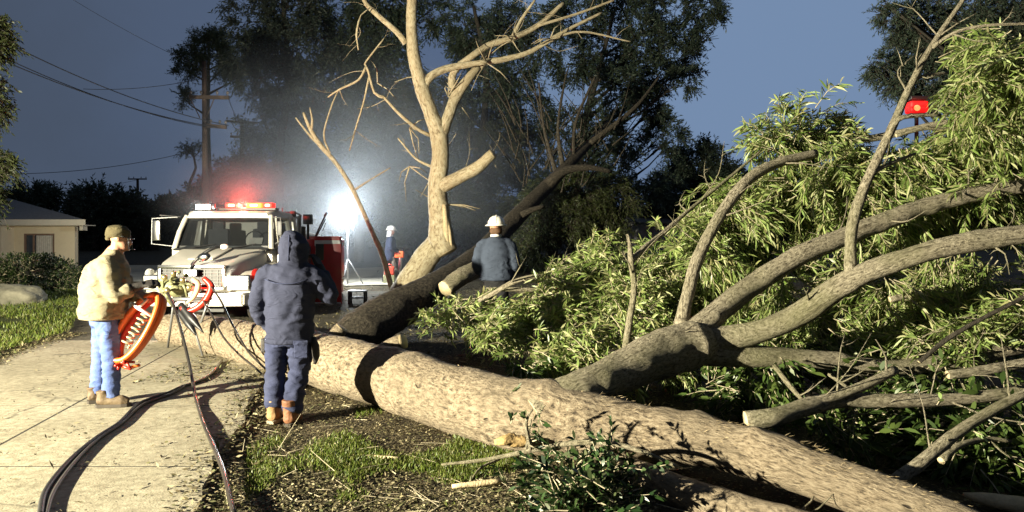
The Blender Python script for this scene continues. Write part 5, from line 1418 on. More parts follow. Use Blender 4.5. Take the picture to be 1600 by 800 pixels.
# chassis, wheels
mb = MB(); mb.box((0, 3.2, 0.52), (0.95, 6.2, 0.22)); mb.box((0, 0.6, 0.36), (0.9, 0.5, 0.16)); mb.tube([(-0.95, 0.92, 0.46), (0.95, 0.92, 0.46)], 0.06, 10); mb.tube([(-0.95, 5.1, 0.46), (0.95, 5.1, 0.46)], 0.08, 10)
mb.box((0, 0.2, 0.50), (1.7, 0.3, 0.16)); tb(mb, "chassis", M_black, smooth=False)
def wheel(x, y, s_, dual=False):
    mb = MB(); r_, w_ = 0.46, 0.27 if not dual else 0.5
    prof = [(-w_ / 2, r_ - .12), (-w_ / 2, r_ - .04), (-w_ / 2 + .04, r_), (w_ / 2 - .04, r_), (w_ / 2, r_ - .04), (w_ / 2, r_ - .12)]
    rings = []
    for k in range(40):
        a = 2 * math.pi * k / 40; rr = 0.012 if k % 2 else 0
        rings.append([Vector((x + px_, y + (pr - (rr if 1 <= i <= 4 else 0)) * math.cos(a), 0.46 + (pr - (rr if 1 <= i <= 4 else 0)) * math.sin(a))) for i, (px_, pr) in enumerate(prof)])
    rings.append(rings[0]); mb.loft(rings, cap=False)
    w = tb(mb, "wheel", M_rubber, sharp=50)
    mb = MB(); mb.tube([(x - s_ * .02, y, .46), (x + s_ * (w_ / 2 - .08), y, .46), (x + s_ * (w_ / 2 - .02), y, .46)], [0.34, 0.34, 0.30], 28); mb.tube([(x + s_ * (w_ / 2 - .03), y, .46), (x + s_ * (w_ / 2 + .06), y, .46)], [0.11, 0.09], 16)
    for k in range(8):
        a = 2 * math.pi * k / 8; mb.tube([(x + s_ * (w_ / 2 - .03), y + .18 * math.cos(a), .46 + .18 * math.sin(a)), (x + s_ * (w_ / 2 + .01), y + .18 * math.cos(a), .46 + .18 * math.sin(a))], 0.02, 6)
    tb(mb, "rim", M_steel, w)
for s_ in (-1, 1):
    wheel(s_ * 0.97, 0.92, s_); wheel(s_ * 0.86, 5.1, s_, True)
    mb = MB(); mb.box((s_ * 1.06, 2.0, 0.46), (0.14, 0.8, 0.05), bev=0.01); mb.box((s_ * 1.0, 2.0, 0.36), (0.1, 0.1, 0.2)); tb(mb, "step", M_steel)
# rack behind the cab with exhaust and hoses
mb = MB()
for x in (-1.0, -0.5, 0, 0.5, 1.0): mb.tube([(x, 3.02, 0.6), (x, 3.02, 2.2)], 0.028, 8)
for z in (1.1, 1.6, 2.2): mb.tube([(-1.03, 3.02, z), (1.03, 3.02, z)], 0.028, 8)
mb.tube([(1.02, 3.06, 0.7), (1.04, 3.06, 2.26), (0.9, 3.1, 2.32), (0.5, 3.2, 2.3)], 0.03, 8)
tb(mb, "rack", M_steel)
mb = MB(); mb.tube([(1.0, 3.3, 0.7), (1.0, 3.3, 1.9), (1.02, 3.3, 2.0)], [0.08, 0.08, 0.07], 14); tb(mb, "exhaust_stack", M_black)
mb = MB(); mb.box((1.06, 3.55, 2.17), (0.20, 0.16, 0.24), bev=0.02); mb.tube([(1.06, 3.55, 1.7), (1.06, 3.55, 2.06)], 0.03, 8); tb(mb, "work_lamp", M_black)
mb = MB(); mb.box((0.9, 3.0, 2.28), (0.13, 0.11, 0.13), bev=0.03); mb.tube([(0.9, 3.0, 2.1), (0.9, 3.0, 2.25)], 0.02, 6); mb.tube([(0.66, 2.95, 2.2), (0.66, 2.95, 2.42)], 0.008, 5); tb(mb, "rear_facing_lamp", M_black)
# pump panel
mb = MB(); mb.box((0, 3.4, 1.08), (2.16, 0.62, 0.92), bev=0.02); pp_ = tb(mb, "pump_panel", M_steel)
mb = MB()
for y in (3.22, 3.38, 3.54):
    for z in (1.1, 1.3): mb.tube([(1.08, y, z), (1.11, y, z)], 0.05, 12)
tb(mb, "gauges", M_chrome, pp_)
# red body
mb = MB(); mb.box((0, 5.05, 1.19), (2.30, 2.60, 1.02), bev=0.025); mb.box((0, 4.14, 0.50), (2.26, 0.72, 0.5), bev=0.02); mb.box((0, 5.98, 0.50), (2.26, 0.72, 0.5), bev=0.02)
rb = tb(mb, "rear_body", M_red)
mb = MB(); mb.box((1.156, 5.05, 1.575), (0.012, 2.56, 0.085)); mb.box((-1.156, 5.05, 1.575), (0.012, 2.56, 0.085)); tb(mb, "white_stripe", M_stripe, rb, smooth=False)
mb = MB(); mb.box((1.158, 5.05, 0.64), (0.012, 2.56, 0.03)); tb(mb, "trim_strip", M_stripe, rb, smooth=False)
for k in range(2):
    mb = MB(); mb.box((1.16, 4.42 + k * 1.28, 1.12), (0.02, 1.16, 0.74), bev=0.008); cdn = tb(mb, "compartment_door", M_red, rb)
    mb = MB(); mb.box((1.18, 4.42 + k * 1.28, 1.05), (0.02, 0.16, 0.06), bev=0.008); tb(mb, "latch", M_chrome, cdn)
mb = MB(); mb.ball((0, 4.9, 1.66), 1.0, 4, (0.98, 1.15, 0.27), rough=0.10, nf=5); tb(mb, "hose_bed", mat("hose_canvas", (0.48, 0.45, 0.38), rough=0.95, var=0.3, scale=14, bump=0.9, bscale=14))
mb = MB(); mb.box((1.38, 3.80, 0.96), (0.84, 0.045, 1.62), bev=0.012); od_ = tb(mb, "open_compartment_door", M_red, label="red compartment door swung open with a white stripe")
mb = MB(); mb.box((1.38, 3.772, 1.63), (0.82, 0.008, 0.085)); mb.box((1.38, 3.772, 0.17), (0.82, 0.008, 0.03)); tb(mb, "door_stripe", M_stripe, od_, smooth=False)
mb = MB(); mb.tube([(0.98, 3.80, 0.3), (0.98, 3.80, 1.6)], 0.018, 8); tb(mb, "hinge_rod", M_steel, od_)
mb = MB(); mb.box((0, 6.42, 0.62), (2.2, 0.16, 0.2), bev=0.02); tb(mb, "rear_bumper", M_black)
mb = MB()
a = Vector((1.0, 4.2, 1.72)); b = Vector((1.40, 3.9, 2.34))
mb.tube([a, b], [0.018, 0.022], 8); mb.tube([a + Vector((.0, .1, 0)), a.lerp(b, .8) + Vector((0.02, 0.05, -0.03))], 0.014, 6); mb.box(a.lerp(b, .93), (0.10, 0.05, 0.05), Matrix.Rotation(R(-55), 4, 'Y'), bev=0.01)
mb.tube([a.lerp(b, .3) + Vector((.12, 0, 0)), a.lerp(b, .62) + Vector((.1, 0, 0)), a.lerp(b, .55)], 0.012, 6)
tb(mb, "monitor_arm", M_black)
# ================================================================== FLOODLIGHT, SMOKE, RED LAMP, STOOL
M_flood = mat("floodlight_on", (1, 1, 1), emit=(0.86, 0.96, 1.0), es=60.0)
fl = P(542, 335, 23.0)
flr = empty("floodlight", (fl.x, fl.y, gh(fl.x, fl.y)), "glaring white floodlight on a mast in the smoke behind the fire engine", "floodlight")
mb = MB(); mb.tube([(fl.x, fl.y + .12, gh(fl.x, fl.y)), (fl.x, fl.y + .12, fl.z - 0.2)], 0.03, 8)
for k in range(3):
    a = k * 2.094 + .4; mb.tube([(fl.x, fl.y + .12, 0.9 + .2), (fl.x + .5 * math.cos(a), fl.y + .12 + .5 * math.sin(a), gh(fl.x, fl.y))], 0.02, 6)
build(mb, "mast", M_steel, flr)
mb = MB(); mb.box((fl.x, fl.y + 0.04, fl.z), (0.62, 0.16, 0.46), bev=0.04); hd = build(mb, "lamp_head", M_black, flr)
mb = MB(); mb.ball((fl.x, fl.y - 0.05, fl.z), 0.25, 3, (0.85, 0.35, 0.75)); build(mb, "lamp_lens", M_flood, hd)
lamp("floodlight_light", 'POINT', (0, -0.35, fl.z - gh(fl.x, fl.y)), 1300, (0.90, 0.97, 1.0), flr, 0.12)

def smoke_mat(dens, lo=0.25):
    m = bpy.data.materials.new("smoke"); m.use_nodes = True; nt = m.node_tree; nt.nodes.clear()
    out = N(nt, "ShaderNodeOutputMaterial"); v = N(nt, "ShaderNodeVolumePrincipled")
    v.inputs["Color"].default_value = (0.86, 0.93, 1.0, 1); v.inputs["Anisotropy"].default_value = 0.3
    tco = N(nt, "ShaderNodeTexCoord")
    # Object coordinates run -1..1 through the cloud
    ln = N(nt, "ShaderNodeVectorMath", operation='LENGTH'); nt.links.new(tco.outputs["Object"], ln.inputs[0])
    fo = N(nt, "ShaderNodeMapRange"); fo.inputs[1].default_value = 1.0; fo.inputs[2].default_value = lo; fo.inputs[3].default_value = 0; fo.inputs[4].default_value = 1
    fo.interpolation_type = 'SMOOTHSTEP'
    nt.links.new(ln.outputs["Value"], fo.inputs[0])
    nz_ = N(nt, "ShaderNodeTexNoise"); nz_.inputs["Scale"].default_value = 1.9; nz_.inputs["Detail"].default_value = 4
    nt.links.new(tco.outputs["Object"], nz_.inputs["Vector"])
    mr = N(nt, "ShaderNodeMapRange"); mr.inputs[1].default_value = 0.36; mr.inputs[2].default_value = 0.68; mr.inputs[3].default_value = 0.25; mr.inputs[4].default_value = 1.0
    nt.links.new(nz_.outputs["Fac"], mr.inputs[0])
    mu = N(nt, "ShaderNodeMath", operation='MULTIPLY'); nt.links.new(fo.outputs[0], mu.inputs[0]); nt.links.new(mr.outputs[0], mu.inputs[1])
    m2 = N(nt, "ShaderNodeMath", operation='MULTIPLY'); m2.inputs[1].default_value = dens; nt.links.new(mu.outputs[0], m2.inputs[0])
    nt.links.new(m2.outputs[0], v.inputs["Density"]); nt.links.new(v.outputs[0], out.inputs["Volume"])
    return m
me = bpy.data.meshes.new("smoke"); bm = bmesh.new(); bmesh.ops.create_icosphere(bm, subdivisions=4, radius=1.0); bm.to_mesh(me); bm.free()
smk = link_mesh("smoke", me, [smoke_mat(0.085)]); sc_ = P(545, 300, 25)
smk.location = (sc_.x + 0.2, 25.0, 3.6); smk.scale = (7.6, 6.0, 5.6)
tag(smk, "pale blue-white smoke glowing around the floodlight behind the fire engine", "smoke", kind="stuff")

me = bpy.data.meshes.new("beacon_halo_smoke"); bm = bmesh.new(); bmesh.ops.create_icosphere(bm, subdivisions=3, radius=1.0); bm.to_mesh(me); bm.free()  # smoke volume added so the beacons spread a red halo
tsm = link_mesh("beacon_halo_smoke", me, [smoke_mat(0.10, 0.0)]); tsm.location = (-5.85, 15.9, 2.6); tsm.scale = (2.3, 1.5, 1.25)
tag(tsm, "thin smoke added over the cab roof to give the beacons a red halo", "smoke", kind="stuff")

# red lamp on a thin mast beyond the leaves
rl = P(1432, 168, 9.6)
rr_ = empty("warning_light", (rl.x, rl.y, gh(rl.x, rl.y)), "glowing red warning light above the leaves at the upper right limb", "warning light")
mb = MB(); mb.tube([(rl.x, rl.y, gh(rl.x, rl.y)), (rl.x, rl.y, rl.z - 0.09)], 0.025, 8); build(mb, "mast", M_black, rr_)
mb = MB(); mb.box((rl.x, rl.y, rl.z + 0.115), (0.22, 0.16, 0.05), bev=0.01); mb.box((rl.x, rl.y, rl.z - 0.1), (0.24, 0.18, 0.03), bev=0.01); build(mb, "lamp_cap", M_black, rr_)
mb = MB(); mb.box((rl.x, rl.y, rl.z), (0.23, 0.18, 0.15), bev=0.04, seg=3); build(mb, "lamp_lens", mat("red_lamp_on", (0.5, 0.01, 0.01), emit=(1, 0.012, 0.012), es=0.8), rr_)
mb = MB(); mb.ball((rl.x - 0.04, rl.y - 0.085, rl.z - 0.02), 0.05, 3, (0.9, 0.3, 0.8)); build(mb, "bulb", mat("red_bulb_on", (1, .3, .2), emit=(1, 0.22, 0.06), es=2), rr_)

sg_ = P(559, 474, 18.2); g_ = gh(sg_.x, sg_.y)
sr_ = empty("step_stool", (sg_.x, sg_.y, g_), "small dark metal step stool on the ground behind the red body", "stool")
mb = MB(); mb.box((sg_.x, sg_.y, g_ + 0.34), (0.46, 0.3, 0.035), bev=0.01); build(mb, "seat", M_steel, sr_)
for a in (-1, 1):
    for b in (-1, 1):
        mb = MB(); mb.box((sg_.x + a * .19, sg_.y + b * .11, g_ + 0.16), (0.05, 0.05, 0.325), bev=0.006); build(mb, "leg", M_black, sr_)
mb = MB(); mb.box((sg_.x, sg_.y - .11, g_ + 0.18), (0.33, 0.03, 0.035)); mb.box((sg_.x, sg_.y + .11, g_ + 0.18), (0.33, 0.03, 0.035)); build(mb, "rail", M_steel, sr_, smooth=False)

lamp("warning_light_glow", "POINT", (0, -0.3, rl.z - gh(rl.x, rl.y)), 5, (1, .05, .03), rr_, 0.04)
# ------------------------------------------------------------------ hoses and cables
M_hose = mat("hose_black", (0.012, 0.011, 0.010), rough=0.6, var=0.3, scale=30)
M_cable = mat("cable_dark", (0.03, 0.026, 0.022), rough=0.3, var=0.3)
def ground_path(lst, lift):
    out = []
    for px, py in lst:
        d = F * (CH - 0.045) / (py - HZ); p = P(px, py, d); out.append(Vector((p.x, p.y, gh(p.x, p.y) + lift)))
    return out
mb = MB(); pt = ground_path([(62, 812), (72, 770), (108, 724), (150, 688), (186, 664), (214, 636), (240, 624), (262, 617), (285, 606)], 0.063)
mb.tube(pt, [0.018] * len(pt), 14, step=0.05, rough=0.02)
tag(build(mb, "fire_hose", M_hose), "thicker black hose snaking over the concrete towards the tan-jacketed man's boots", "hose")
mb = MB(); pt2 = [p + Vector((0.042 + 0.02 * math.sin(i * 1.3), -0.015, -0.003)) for i, p in enumerate(pt)]; mb.tube(pt2, [0.014] * len(pt2), 10, step=0.05)
tag(build(mb, "hose_line", mat("hose_grey", (0.05, 0.046, 0.042), rough=0.6)), "thin grey line running along the inner side of the thick black hose", "hose")
mb = MB(); pt = ground_path([(285, 606), (305, 600), (322, 592), (336, 580), (346, 566)], 0.062); mb.tube(pt, [0.016] * len(pt), 10, step=0.05)
tag(build(mb, "cable", M_cable), "thin cable continuing from the black hose towards the log", "cable", "cables of the tripod unit")
def cable(label, lst, r, m=M_cable):
    pts = []
    for q in lst:
        if len(q) == 2: pts += ground_path([q], 0.045 + r + 0.004)
        else: pts.append(P(*q))
    mb = MB(); mb.tube(pts, [r] * len(pts), 12, step=0.05)
    return tag(build(mb, "cable", m), label, "cable", "cables of the tripod unit")
cable("dark cable dropping from the tripod unit and running down to the bottom picture edge", [(262, 458, 9.6), (272, 480, 9.2), (284, 520, 8.8), (297, 575, 8.3), (306, 625), (318, 665), (338, 712), (350, 745), (366, 812)], 0.018)
cable("outer of the two cables drooping from the tripod unit behind the man in navy", [(330, 448, 10.3), (345, 470, 10.0), (362, 505, 9.6), (385, 545, 9.0), (404, 566, 8.7), (430, 590, 8.3)], 0.013)
cable("inner of the two cables drooping from the tripod unit behind the man in navy", [(318, 470, 10.3), (332, 495, 10.0), (350, 528, 9.6), (376, 556, 9.0), (398, 574, 8.7), (430, 604, 8.2)], 0.013)

# tripod-mounted unit between the engine and the log
M_orange = mat("orange_plastic", (0.72, 0.13, 0.02), rough=0.35, var=0.12, scale=6, coat=0.2)
M_redp = mat("red_plastic", (0.5, 0.03, 0.015), rough=0.35)
M_brass = mat("brass", (0.5, 0.42, 0.22), rough=0.32, metal=0.8, var=0.25, scale=30)
M_knob = mat("fitting_olive", (0.2, 0.2, 0.10), rough=0.5, var=0.4, scale=25)
tdp = 10.6
tu0 = P(285, 450, tdp)
tu = empty("tripod_pump_unit", (tu0.x, tu0.y, gh(tu0.x, tu0.y)), "tripod-mounted unit with brass fittings and a curved red-orange handle in front of the bumper", "tripod unit")
def tp(l, r, name, m, step=None, seg=10):
    mb = MB(); mb.tube([P(*q) for q in l], r, seg, step=step); return build(mb, name, m, tu)
tp([(326, 470, 10.7), (300, 545, 11.3)], [0.02, 0.016], "leg", M_steel)
tp([(272, 470, 10.6), (262, 545, 11.2)], [0.02, 0.016], "leg", M_steel)
tp([(290, 470, 10.4), (318, 560, 10.2)], [0.018, 0.014], "leg", M_steel)
tp([(262, 468, 10.6), (330, 466, 10.6)], 0.03, "crossbar", M_steel)
mb = MB()
for k in range(16):
    c = P(rnd.uniform(250, 300), rnd.uniform(430, 462), tdp + rnd.uniform(-.2, .2)); mb.ball(c, rnd.uniform(.035, .075), 2, (1, .8, rnd.uniform(.6, 1.2)), rough=.15)
for k in range(9):
    a = P(rnd.uniform(248, 296), rnd.uniform(430, 470), tdp - .1); b = a + Vector((rnd.uniform(-.2, .2), rnd.uniform(-.1, .1), rnd.uniform(-.18, .18))); mb.tube([a, a.lerp(b, .5) + Vector((0, 0, .03)), b], rnd.uniform(.014, .03), 8)
mb.ball(P(276, 448, tdp), .16, 3, (1.4, .8, .8), rough=.25)
build(mb, "valve_body", M_knob, tu)
for px, py in ((258, 436), (272, 430), (286, 440), (262, 456), (296, 452)):
    mb = MB(); a = P(px, py, tdp - .22); mb.tube([a, a + Vector((.03, -.08, .03)), a + Vector((.04, -.11, .035))], [.035, .04, .028], 10); build(mb, "coupling", M_brass, tu)
ring = [(318, 434), (330, 448), (322, 468), (306, 482), (290, 486), (282, 480)]
mb = MB(); mb.tube([P(a, b, tdp - .25) for a, b in ring], [0.035, 0.05, 0.05, 0.045, 0.035, 0.02], 12, step=0.03); build(mb, "handle", M_redp, tu)
mb = MB(); mb.tube([P(a, b, tdp - .3) for a, b in [(300, 436), (310, 444), (304, 462), (292, 474)]], [0.03, 0.04, 0.035, 0.02], 12, step=0.03); build(mb, "hose_elbow", mat("cream_plastic", (0.5, 0.42, 0.25), rough=0.4), tu)
for l in ([(282, 476, 10.4, 5), (300, 498, 10.3, 7), (318, 520, 10.2, 0.6)], [(280, 486, 10.4, 5), (295, 506, 10.3, 6), (306, 524, 10.2, 0.6)]):
    p, r = pth(l); mb = MB(); mb.tube(p, r, 8, step=0.05); build(mb, "spike", M_black, tu)
mb = MB(); mb.box(P(308, 478, tdp - .2), (0.16, 0.12, 0.12), bev=0.02); build(mb, "motor_housing", M_steel, tu)

# orange coil held by the man: several turns of tube in a long loop, white spiral cord inside
od = 7.25
oc = P(216, 513, od)
coil = empty("orange_hose_coil", (oc.x, oc.y, oc.z - 0.36), "long looped coil of bright orange hose with white spiral cord, held beside the blue jeans", "hose coil")
A1 = Vector((0.50, 0.12, 0.86)).normalized(); B1 = Vector((0.78, -0.30, -0.42)); B1 = (B1 - A1 * B1.dot(A1)).normalized(); C1 = A1.cross(B1)
for k, (a_, b_, off) in enumerate([(0.37, 0.155, 0), (0.35, 0.13, 0.045), (0.365, 0.15, -0.045), (0.335, 0.11, 0.01)]):
    mb = MB(); pts = []
    for i in range(49):
        t = 2 * math.pi * i / 48; ww = 1 + 0.02 * math.sin(3 * t + k)
        pts.append(oc + A1 * (a_ * math.cos(t) * ww) + B1 * (b_ * math.sin(t) * ww) + C1 * (off + 0.01 * math.sin(2 * t + k)))
    mb.tube(pts, 0.029, 10, cap=False); build(mb, "hose_turn", M_orange if k != 3 else M_redp, coil)
mb = MB(); pts = []
for i in range(150):
    t = i / 149; an = t * 2 * math.pi * 7
    pts.append(oc + A1 * (-0.20 + 0.36 * t) + (B1 * math.cos(an) + C1 * math.sin(an)) * (0.036 + 0.01 * math.sin(t * 17)) - C1 * 0.02)
mb.tube(pts, 0.010, 7); build(mb, "spiral_cord", mat("cord_cream", (0.36, 0.32, 0.20), rough=0.5), coil)
mb = MB(); c = oc + A1 * 0.18 - B1 * 0.06; mb.tube([c - B1 * 0.10 - C1 * 0.07, c - C1 * 0.085, c + B1 * 0.16 - C1 * 0.05], [0.016, 0.018, 0.014], 8); mb.tube([c - C1 * .085, c + A1 * .12 - C1 * .075 + B1 * .03], .014, 8); build(mb, "strap", M_stripe, coil)
mb = MB()
e = oc - A1 * 0.38
for k in range(7): mb.tube([e + Vector((rnd.uniform(.0, .08), rnd.uniform(-.06, .0), rnd.uniform(-.02, .04))), e + Vector((rnd.uniform(.03, .22), rnd.uniform(-.12, .0), rnd.uniform(-.07, .03)))], 0.013, 7)
build(mb, "loose_ends", M_redp, coil)
mb = MB(); mb.tube([e + Vector((-.02, 0, .0)), e + Vector((.1, 0, -.055)), e + Vector((.22, .02, -.03))], .016, 8, step=.03); build(mb, "hose_tail", M_orange, coil)
# ================================================================== PEOPLE
M_skin = mat("skin", (0.42, 0.22, 0.14), rough=0.5, var=0.08, scale=20)
M_skin2 = mat("skin_dark", (0.20, 0.10, 0.06), rough=0.5, var=0.08, scale=20)
def cloth(name, col, var=0.08, dirt=None, weave=180):
    if name in MATS: return MATS[name]
    m = mat(name, col, rough=0.88, var=var, scale=5, bump=0.35, bscale=weave, spec=0.2, dirt=dirt, dscale=4, damt=0.35)
    nt = m.node_tree; b = nt.nodes["Principled BSDF"]; tco = N(nt, "ShaderNodeTexCoord")
    mp = N(nt, "ShaderNodeMapping"); mp.inputs["Scale"].default_value = (7, 7, 15); nt.links.new(tco.outputs["Object"], mp.inputs[0])
    w = N(nt, "ShaderNodeTexNoise"); w.inputs["Scale"].default_value = 1.0; w.inputs["Detail"].default_value = 3; w.inputs["Distortion"].default_value = 1.6
    w.noise_type = 'RIDGED_MULTIFRACTAL'
    nt.links.new(mp.outputs[0], w.inputs["Vector"])
    bp = N(nt, "ShaderNodeBump"); bp.inputs["Strength"].default_value = 0.55; bp.inputs["Distance"].default_value = 0.02
    nt.links.new(w.outputs["Fac"], bp.inputs["Height"])
    for l in list(nt.links):
        if l.to_socket == b.inputs["Normal"]: nt.links.new(l.from_socket, bp.inputs["Normal"])
    nt.links.new(bp.outputs[0], b.inputs["Normal"])
    return m
M_tan = cloth("tan_jacket", (0.235, 0.205, 0.135), dirt=(0.16, 0.12, 0.06))
M_jeans = cloth("blue_jeans", (0.09, 0.135, 0.33), var=0.25, dirt=(0.19, 0.23, 0.36))
M_navy = cloth("navy_jacket", (0.032, 0.036, 0.064), var=0.15)
M_navyt = cloth("navy_trousers", (0.032, 0.038, 0.078), var=0.3, dirt=(0.06, 0.066, 0.10))
M_greyj = cloth("slate_jacket", (0.045, 0.057, 0.085), var=0.12)
M_dark = cloth("dark_trousers", (0.02, 0.02, 0.022))
M_camo = cloth("camo_knit", (0.07, 0.058, 0.03), var=0.6)
M_glove = mat("glove_black", (0.022, 0.018, 0.016), rough=0.7, var=0.3, bump=0.4)
M_bootb = mat("boot_brown", (0.10, 0.065, 0.035), rough=0.7, var=0.25, scale=12, bump=0.3, dirt=(0.2, 0.16, 0.09), damt=0.5)
M_boott = mat("boot_tan", (0.26, 0.15, 0.06), rough=0.65, var=0.25, scale=12, bump=0.3, dirt=(0.32, 0.26, 0.15), damt=0.5)
M_sole = mat("boot_sole", (0.05, 0.04, 0.03), rough=0.8)
M_solel = mat("boot_sole_pale", (0.34, 0.29, 0.2), rough=0.8)
M_hel = mat("helmet_white", (0.72, 0.70, 0.62), rough=0.35, coat=0.3, var=0.03)
M_hair = mat("hair_brown", (0.09, 0.045, 0.02), rough=0.8, var=0.3, scale=60)

def folder(amp, seed, horiz=1.0, zlo=None):
    """cloth folds: mostly sideways creases, sharper on one side"""
    o = Vector((seed * 3.1, seed * 1.7, seed * 5.3))
    def f(p):
        q = Vector((p.x * 5, p.y * 5, p.z * 10 * horiz)) + o
        w = noise.noise(q * 0.5) * 1.2
        a = noise.noise(Vector((q.x + w * 2, q.y, q.z + w * 3)))
        b = 1 - abs(noise.noise(Vector((q.x * 1.3 + w, q.y * 1.3, q.z * 1.7)))) * 2.4
        c = noise.noise(q * 3.3)
        return amp * (a * 0.9 + b * 0.55 + c * 0.22)
    return f
def hand(mb, wrist, d, n, curl=0.9, s=1.0, side=1):
    """palm with four unequal fingers and a thumb; d points along the palm, n is the palm side"""
    w = Vector(wrist); d = Vector(d).normalized(); n = Vector(n); n = (n - d * n.dot(d)).normalized(); a = d.cross(n) * side
    pl = 0.085 * s
    for k in (-1.5, -0.5, 0.5, 1.5):
        mb.tube([w + a * k * 0.012 * s, w + d * pl * 0.5 + a * k * 0.019 * s, w + d * pl + a * k * 0.021 * s], [0.019 * s, 0.018 * s, 0.014 * s], 8)
    for k, L in zip((-1.5, -0.5, 0.5, 1.5), (0.068, 0.078, 0.072, 0.056)):
        p = w + d * pl + a * k * 0.022 * s; an = 0.35 * curl; pts = [p - d * 0.02]
        for j, fr in enumerate((0.45, 0.32, 0.23)):
            dd = d * math.cos(an) + n * math.sin(an); p = p + dd * L * s * fr * 1.1; pts.append(p.copy()); an += 0.75 * curl
        mb.tube(pts, [0.011 * s, 0.0105 * s, 0.0095 * s, 0.008 * s], 8)
    p = w + d * 0.028 * s - a * 0.028 * s
    mb.tube([p + a * .012, p - a * 0.016 * s + d * 0.022 * s + n * .008, p - a * 0.02 * s + d * 0.05 * s + n * 0.022 * s, p - a * 0.008 * s + d * 0.072 * s + n * 0.034 * s], [0.015 * s, 0.014 * s, 0.011 * s, 0.009 * s], 8)
def head(mb, c, fwd, s=1.0):
    c = Vector(c); f = Vector(fwd).normalized(); up = Vector((0, 0, 1)); sd = f.cross(up).normalized()
    Mx = Matrix((( f.x, sd.x, 0, 0), (f.y, sd.y, 0, 0), (f.z, sd.z, 1, 0), (0, 0, 0, 1)))
    mb.ball(c + up * .02 - f * .012, 0.098 * s, 3, (1.02, .80, 1.0), rot=Mx)
    mb.ball(c + f * .025 - up * .05, 0.078 * s, 3, (.90, .76, .95), rot=Mx)
    mb.ball(c + f * .072 - up * .092, 0.026 * s, 2, (.9, 1.1, .8), rot=Mx)            # chin
    mb.tube([c + f * .088 + up * .018, c + f * .108 - up * .012, c + f * .116 - up * .028, c + f * .09 - up * .034], [.008, .011, .014, .01], 8)   # nose
    mb.tube([c + f * .088 - up * .060 - sd * .02, c + f * .097 - up * .060, c + f * .088 - up * .060 + sd * .02], [.006, .008, .006], 6)           # lips
    mb.tube([c + f * .086 + up * .03 - sd * .035, c + f * .094 + up * .034, c + f * .086 + up * .03 + sd * .035], [.008, .008, .008], 6)         # brow
    for q in (-1, 1):
        mb.ball(c + sd * q * .080 - up * .01 - f * .004, 0.03, 2, (.75, .35, 1.1), rot=Mx)
    mb.tube([c - up * .06 - f * .02, c - up * .17 - f * .03], [.056, .062], 12)
def eyes(c, fwd, root):
    c = Vector(c); f = Vector(fwd).normalized(); sd = f.cross(Vector((0, 0, 1))).normalized()
    for q in (-1, 1):
        mb = MB(); mb.ball(c + f * .086 + sd * q * .032 + Vector((0, 0, .012)), .0115, 2); build(mb, "eye", M_stripe, root)
def boot(root, heel, toe, h, m, ms, lift=0.0, s=1.0, label=None, roll=None):
    heel = Vector(heel); toe = Vector(toe); f = (toe - heel); L = f.length; f.normalize(); up = Vector((0, 0, 1)); sd = f.cross(up)
    mb = MB()
    def pt(a, b, c): return heel + f * a * L + sd * b + up * c
    mb.tube([pt(.02, 0, .075), pt(.2, 0, .075), pt(.5, 0, .06), pt(.75, 0, .052), pt(.95, 0, .045)], [.040 * s, .048 * s, .050 * s, .052 * s, .034 * s], 14, step=.02)
    mb.tube([pt(.2, 0, .06), pt(.2, 0, .14), pt(.18, 0, h)], [.050 * s, .052 * s, .060 * s], 14, step=.03)
    mb.tube([pt(.35, 0, .10), pt(.22, 0, .13)], [.044 * s, .05 * s], 12)
    me = fused(mb, 0.009, 2, folder(.004, 3))
    b = build_mesh(me, "boot", [m], root)
    mb = MB(); sec = []
    for a, w in ((-.03, .026), (.03, .036), (.25, .038), (.5, .043), (.75, .047), (.92, .038), (1.02, .016)): sec.append((a, w * s))
    poly = [pt(a, w, 0) for a, w in sec] + [pt(a, -w, 0) for a, w in sec[::-1]]
    lo = [Vector((p.x, p.y, p.z + .002)) for p in poly]; hi = [Vector((p.x, p.y, p.z + .032)) for p in poly]
    mb.loft([lo, hi]); build(mb, "sole", ms, b, smooth=False)
    mb = MB(); mb.tube([pt(.45 - k * .06, (-1) ** k * .02, .112 + k * .012) for k in range(6)], .0035, 5); build(mb, "laces", M_sole, b)
    if label: b["label"] = label
    return b
def figure(name, label, x, y, z=None, group=None):
    return empty("person", (x, y, gh(x, y) if z is None else z), label, "person", None, local=True)

# ---- man in the tan jacket
px_, py_ = (172 - 800) / F * 7.3, 7.3
tm = figure("person", "man in pale tan jacket, blue jeans and knit camouflage cap, holding the orange coil", px_, py_, gh(px_, py_) + 0.047)
hd_ = Vector((.095, .0, 1.655)); fw = Vector((.93, .30, -.28)).normalized()
mb = MB(); head(mb, hd_, fw)
mb.tube([(.05, 0, 1.55), (-.02, 0, 1.42)], [.06, .09], 12)
yw = R(30)
mb.ell([(-.04, 0, .82, .11, .16, yw), (-.05, 0, 1.05, .11, .15, yw), (-.04, 0, 1.3, .13, .19, yw), (-.01, 0, 1.44, .09, .17, yw)], 18)
RS, RE, RW = Vector((.08, -.19, 1.38)), Vector((.17, -.22, 1.11)), Vector((.40, -.13, 1.20))
LS, LE, LW = Vector((-.08, .19, 1.38)), Vector((.10, .2, 1.10)), Vector((.31, .02, 1.085))
for a, b, c in ((RS, RE, RW), (LS, LE, LW)): mb.tube([a, b, c], [.045, .036, .027], 10)
for h_, k_, a_ in (((.03, -.08, .85), (.06, -.10, .48), (.05, -.08, .1)), ((-.12, .1, .85), (-.15, .10, .48), (-.17, .10, .1))): mb.tube([h_, k_, a_], [.075, .05, .035], 10)
build_mesh(fused(mb, .011, 2), "body", [M_skin], tm); eyes(hd_, fw, tm)
mb = MB()
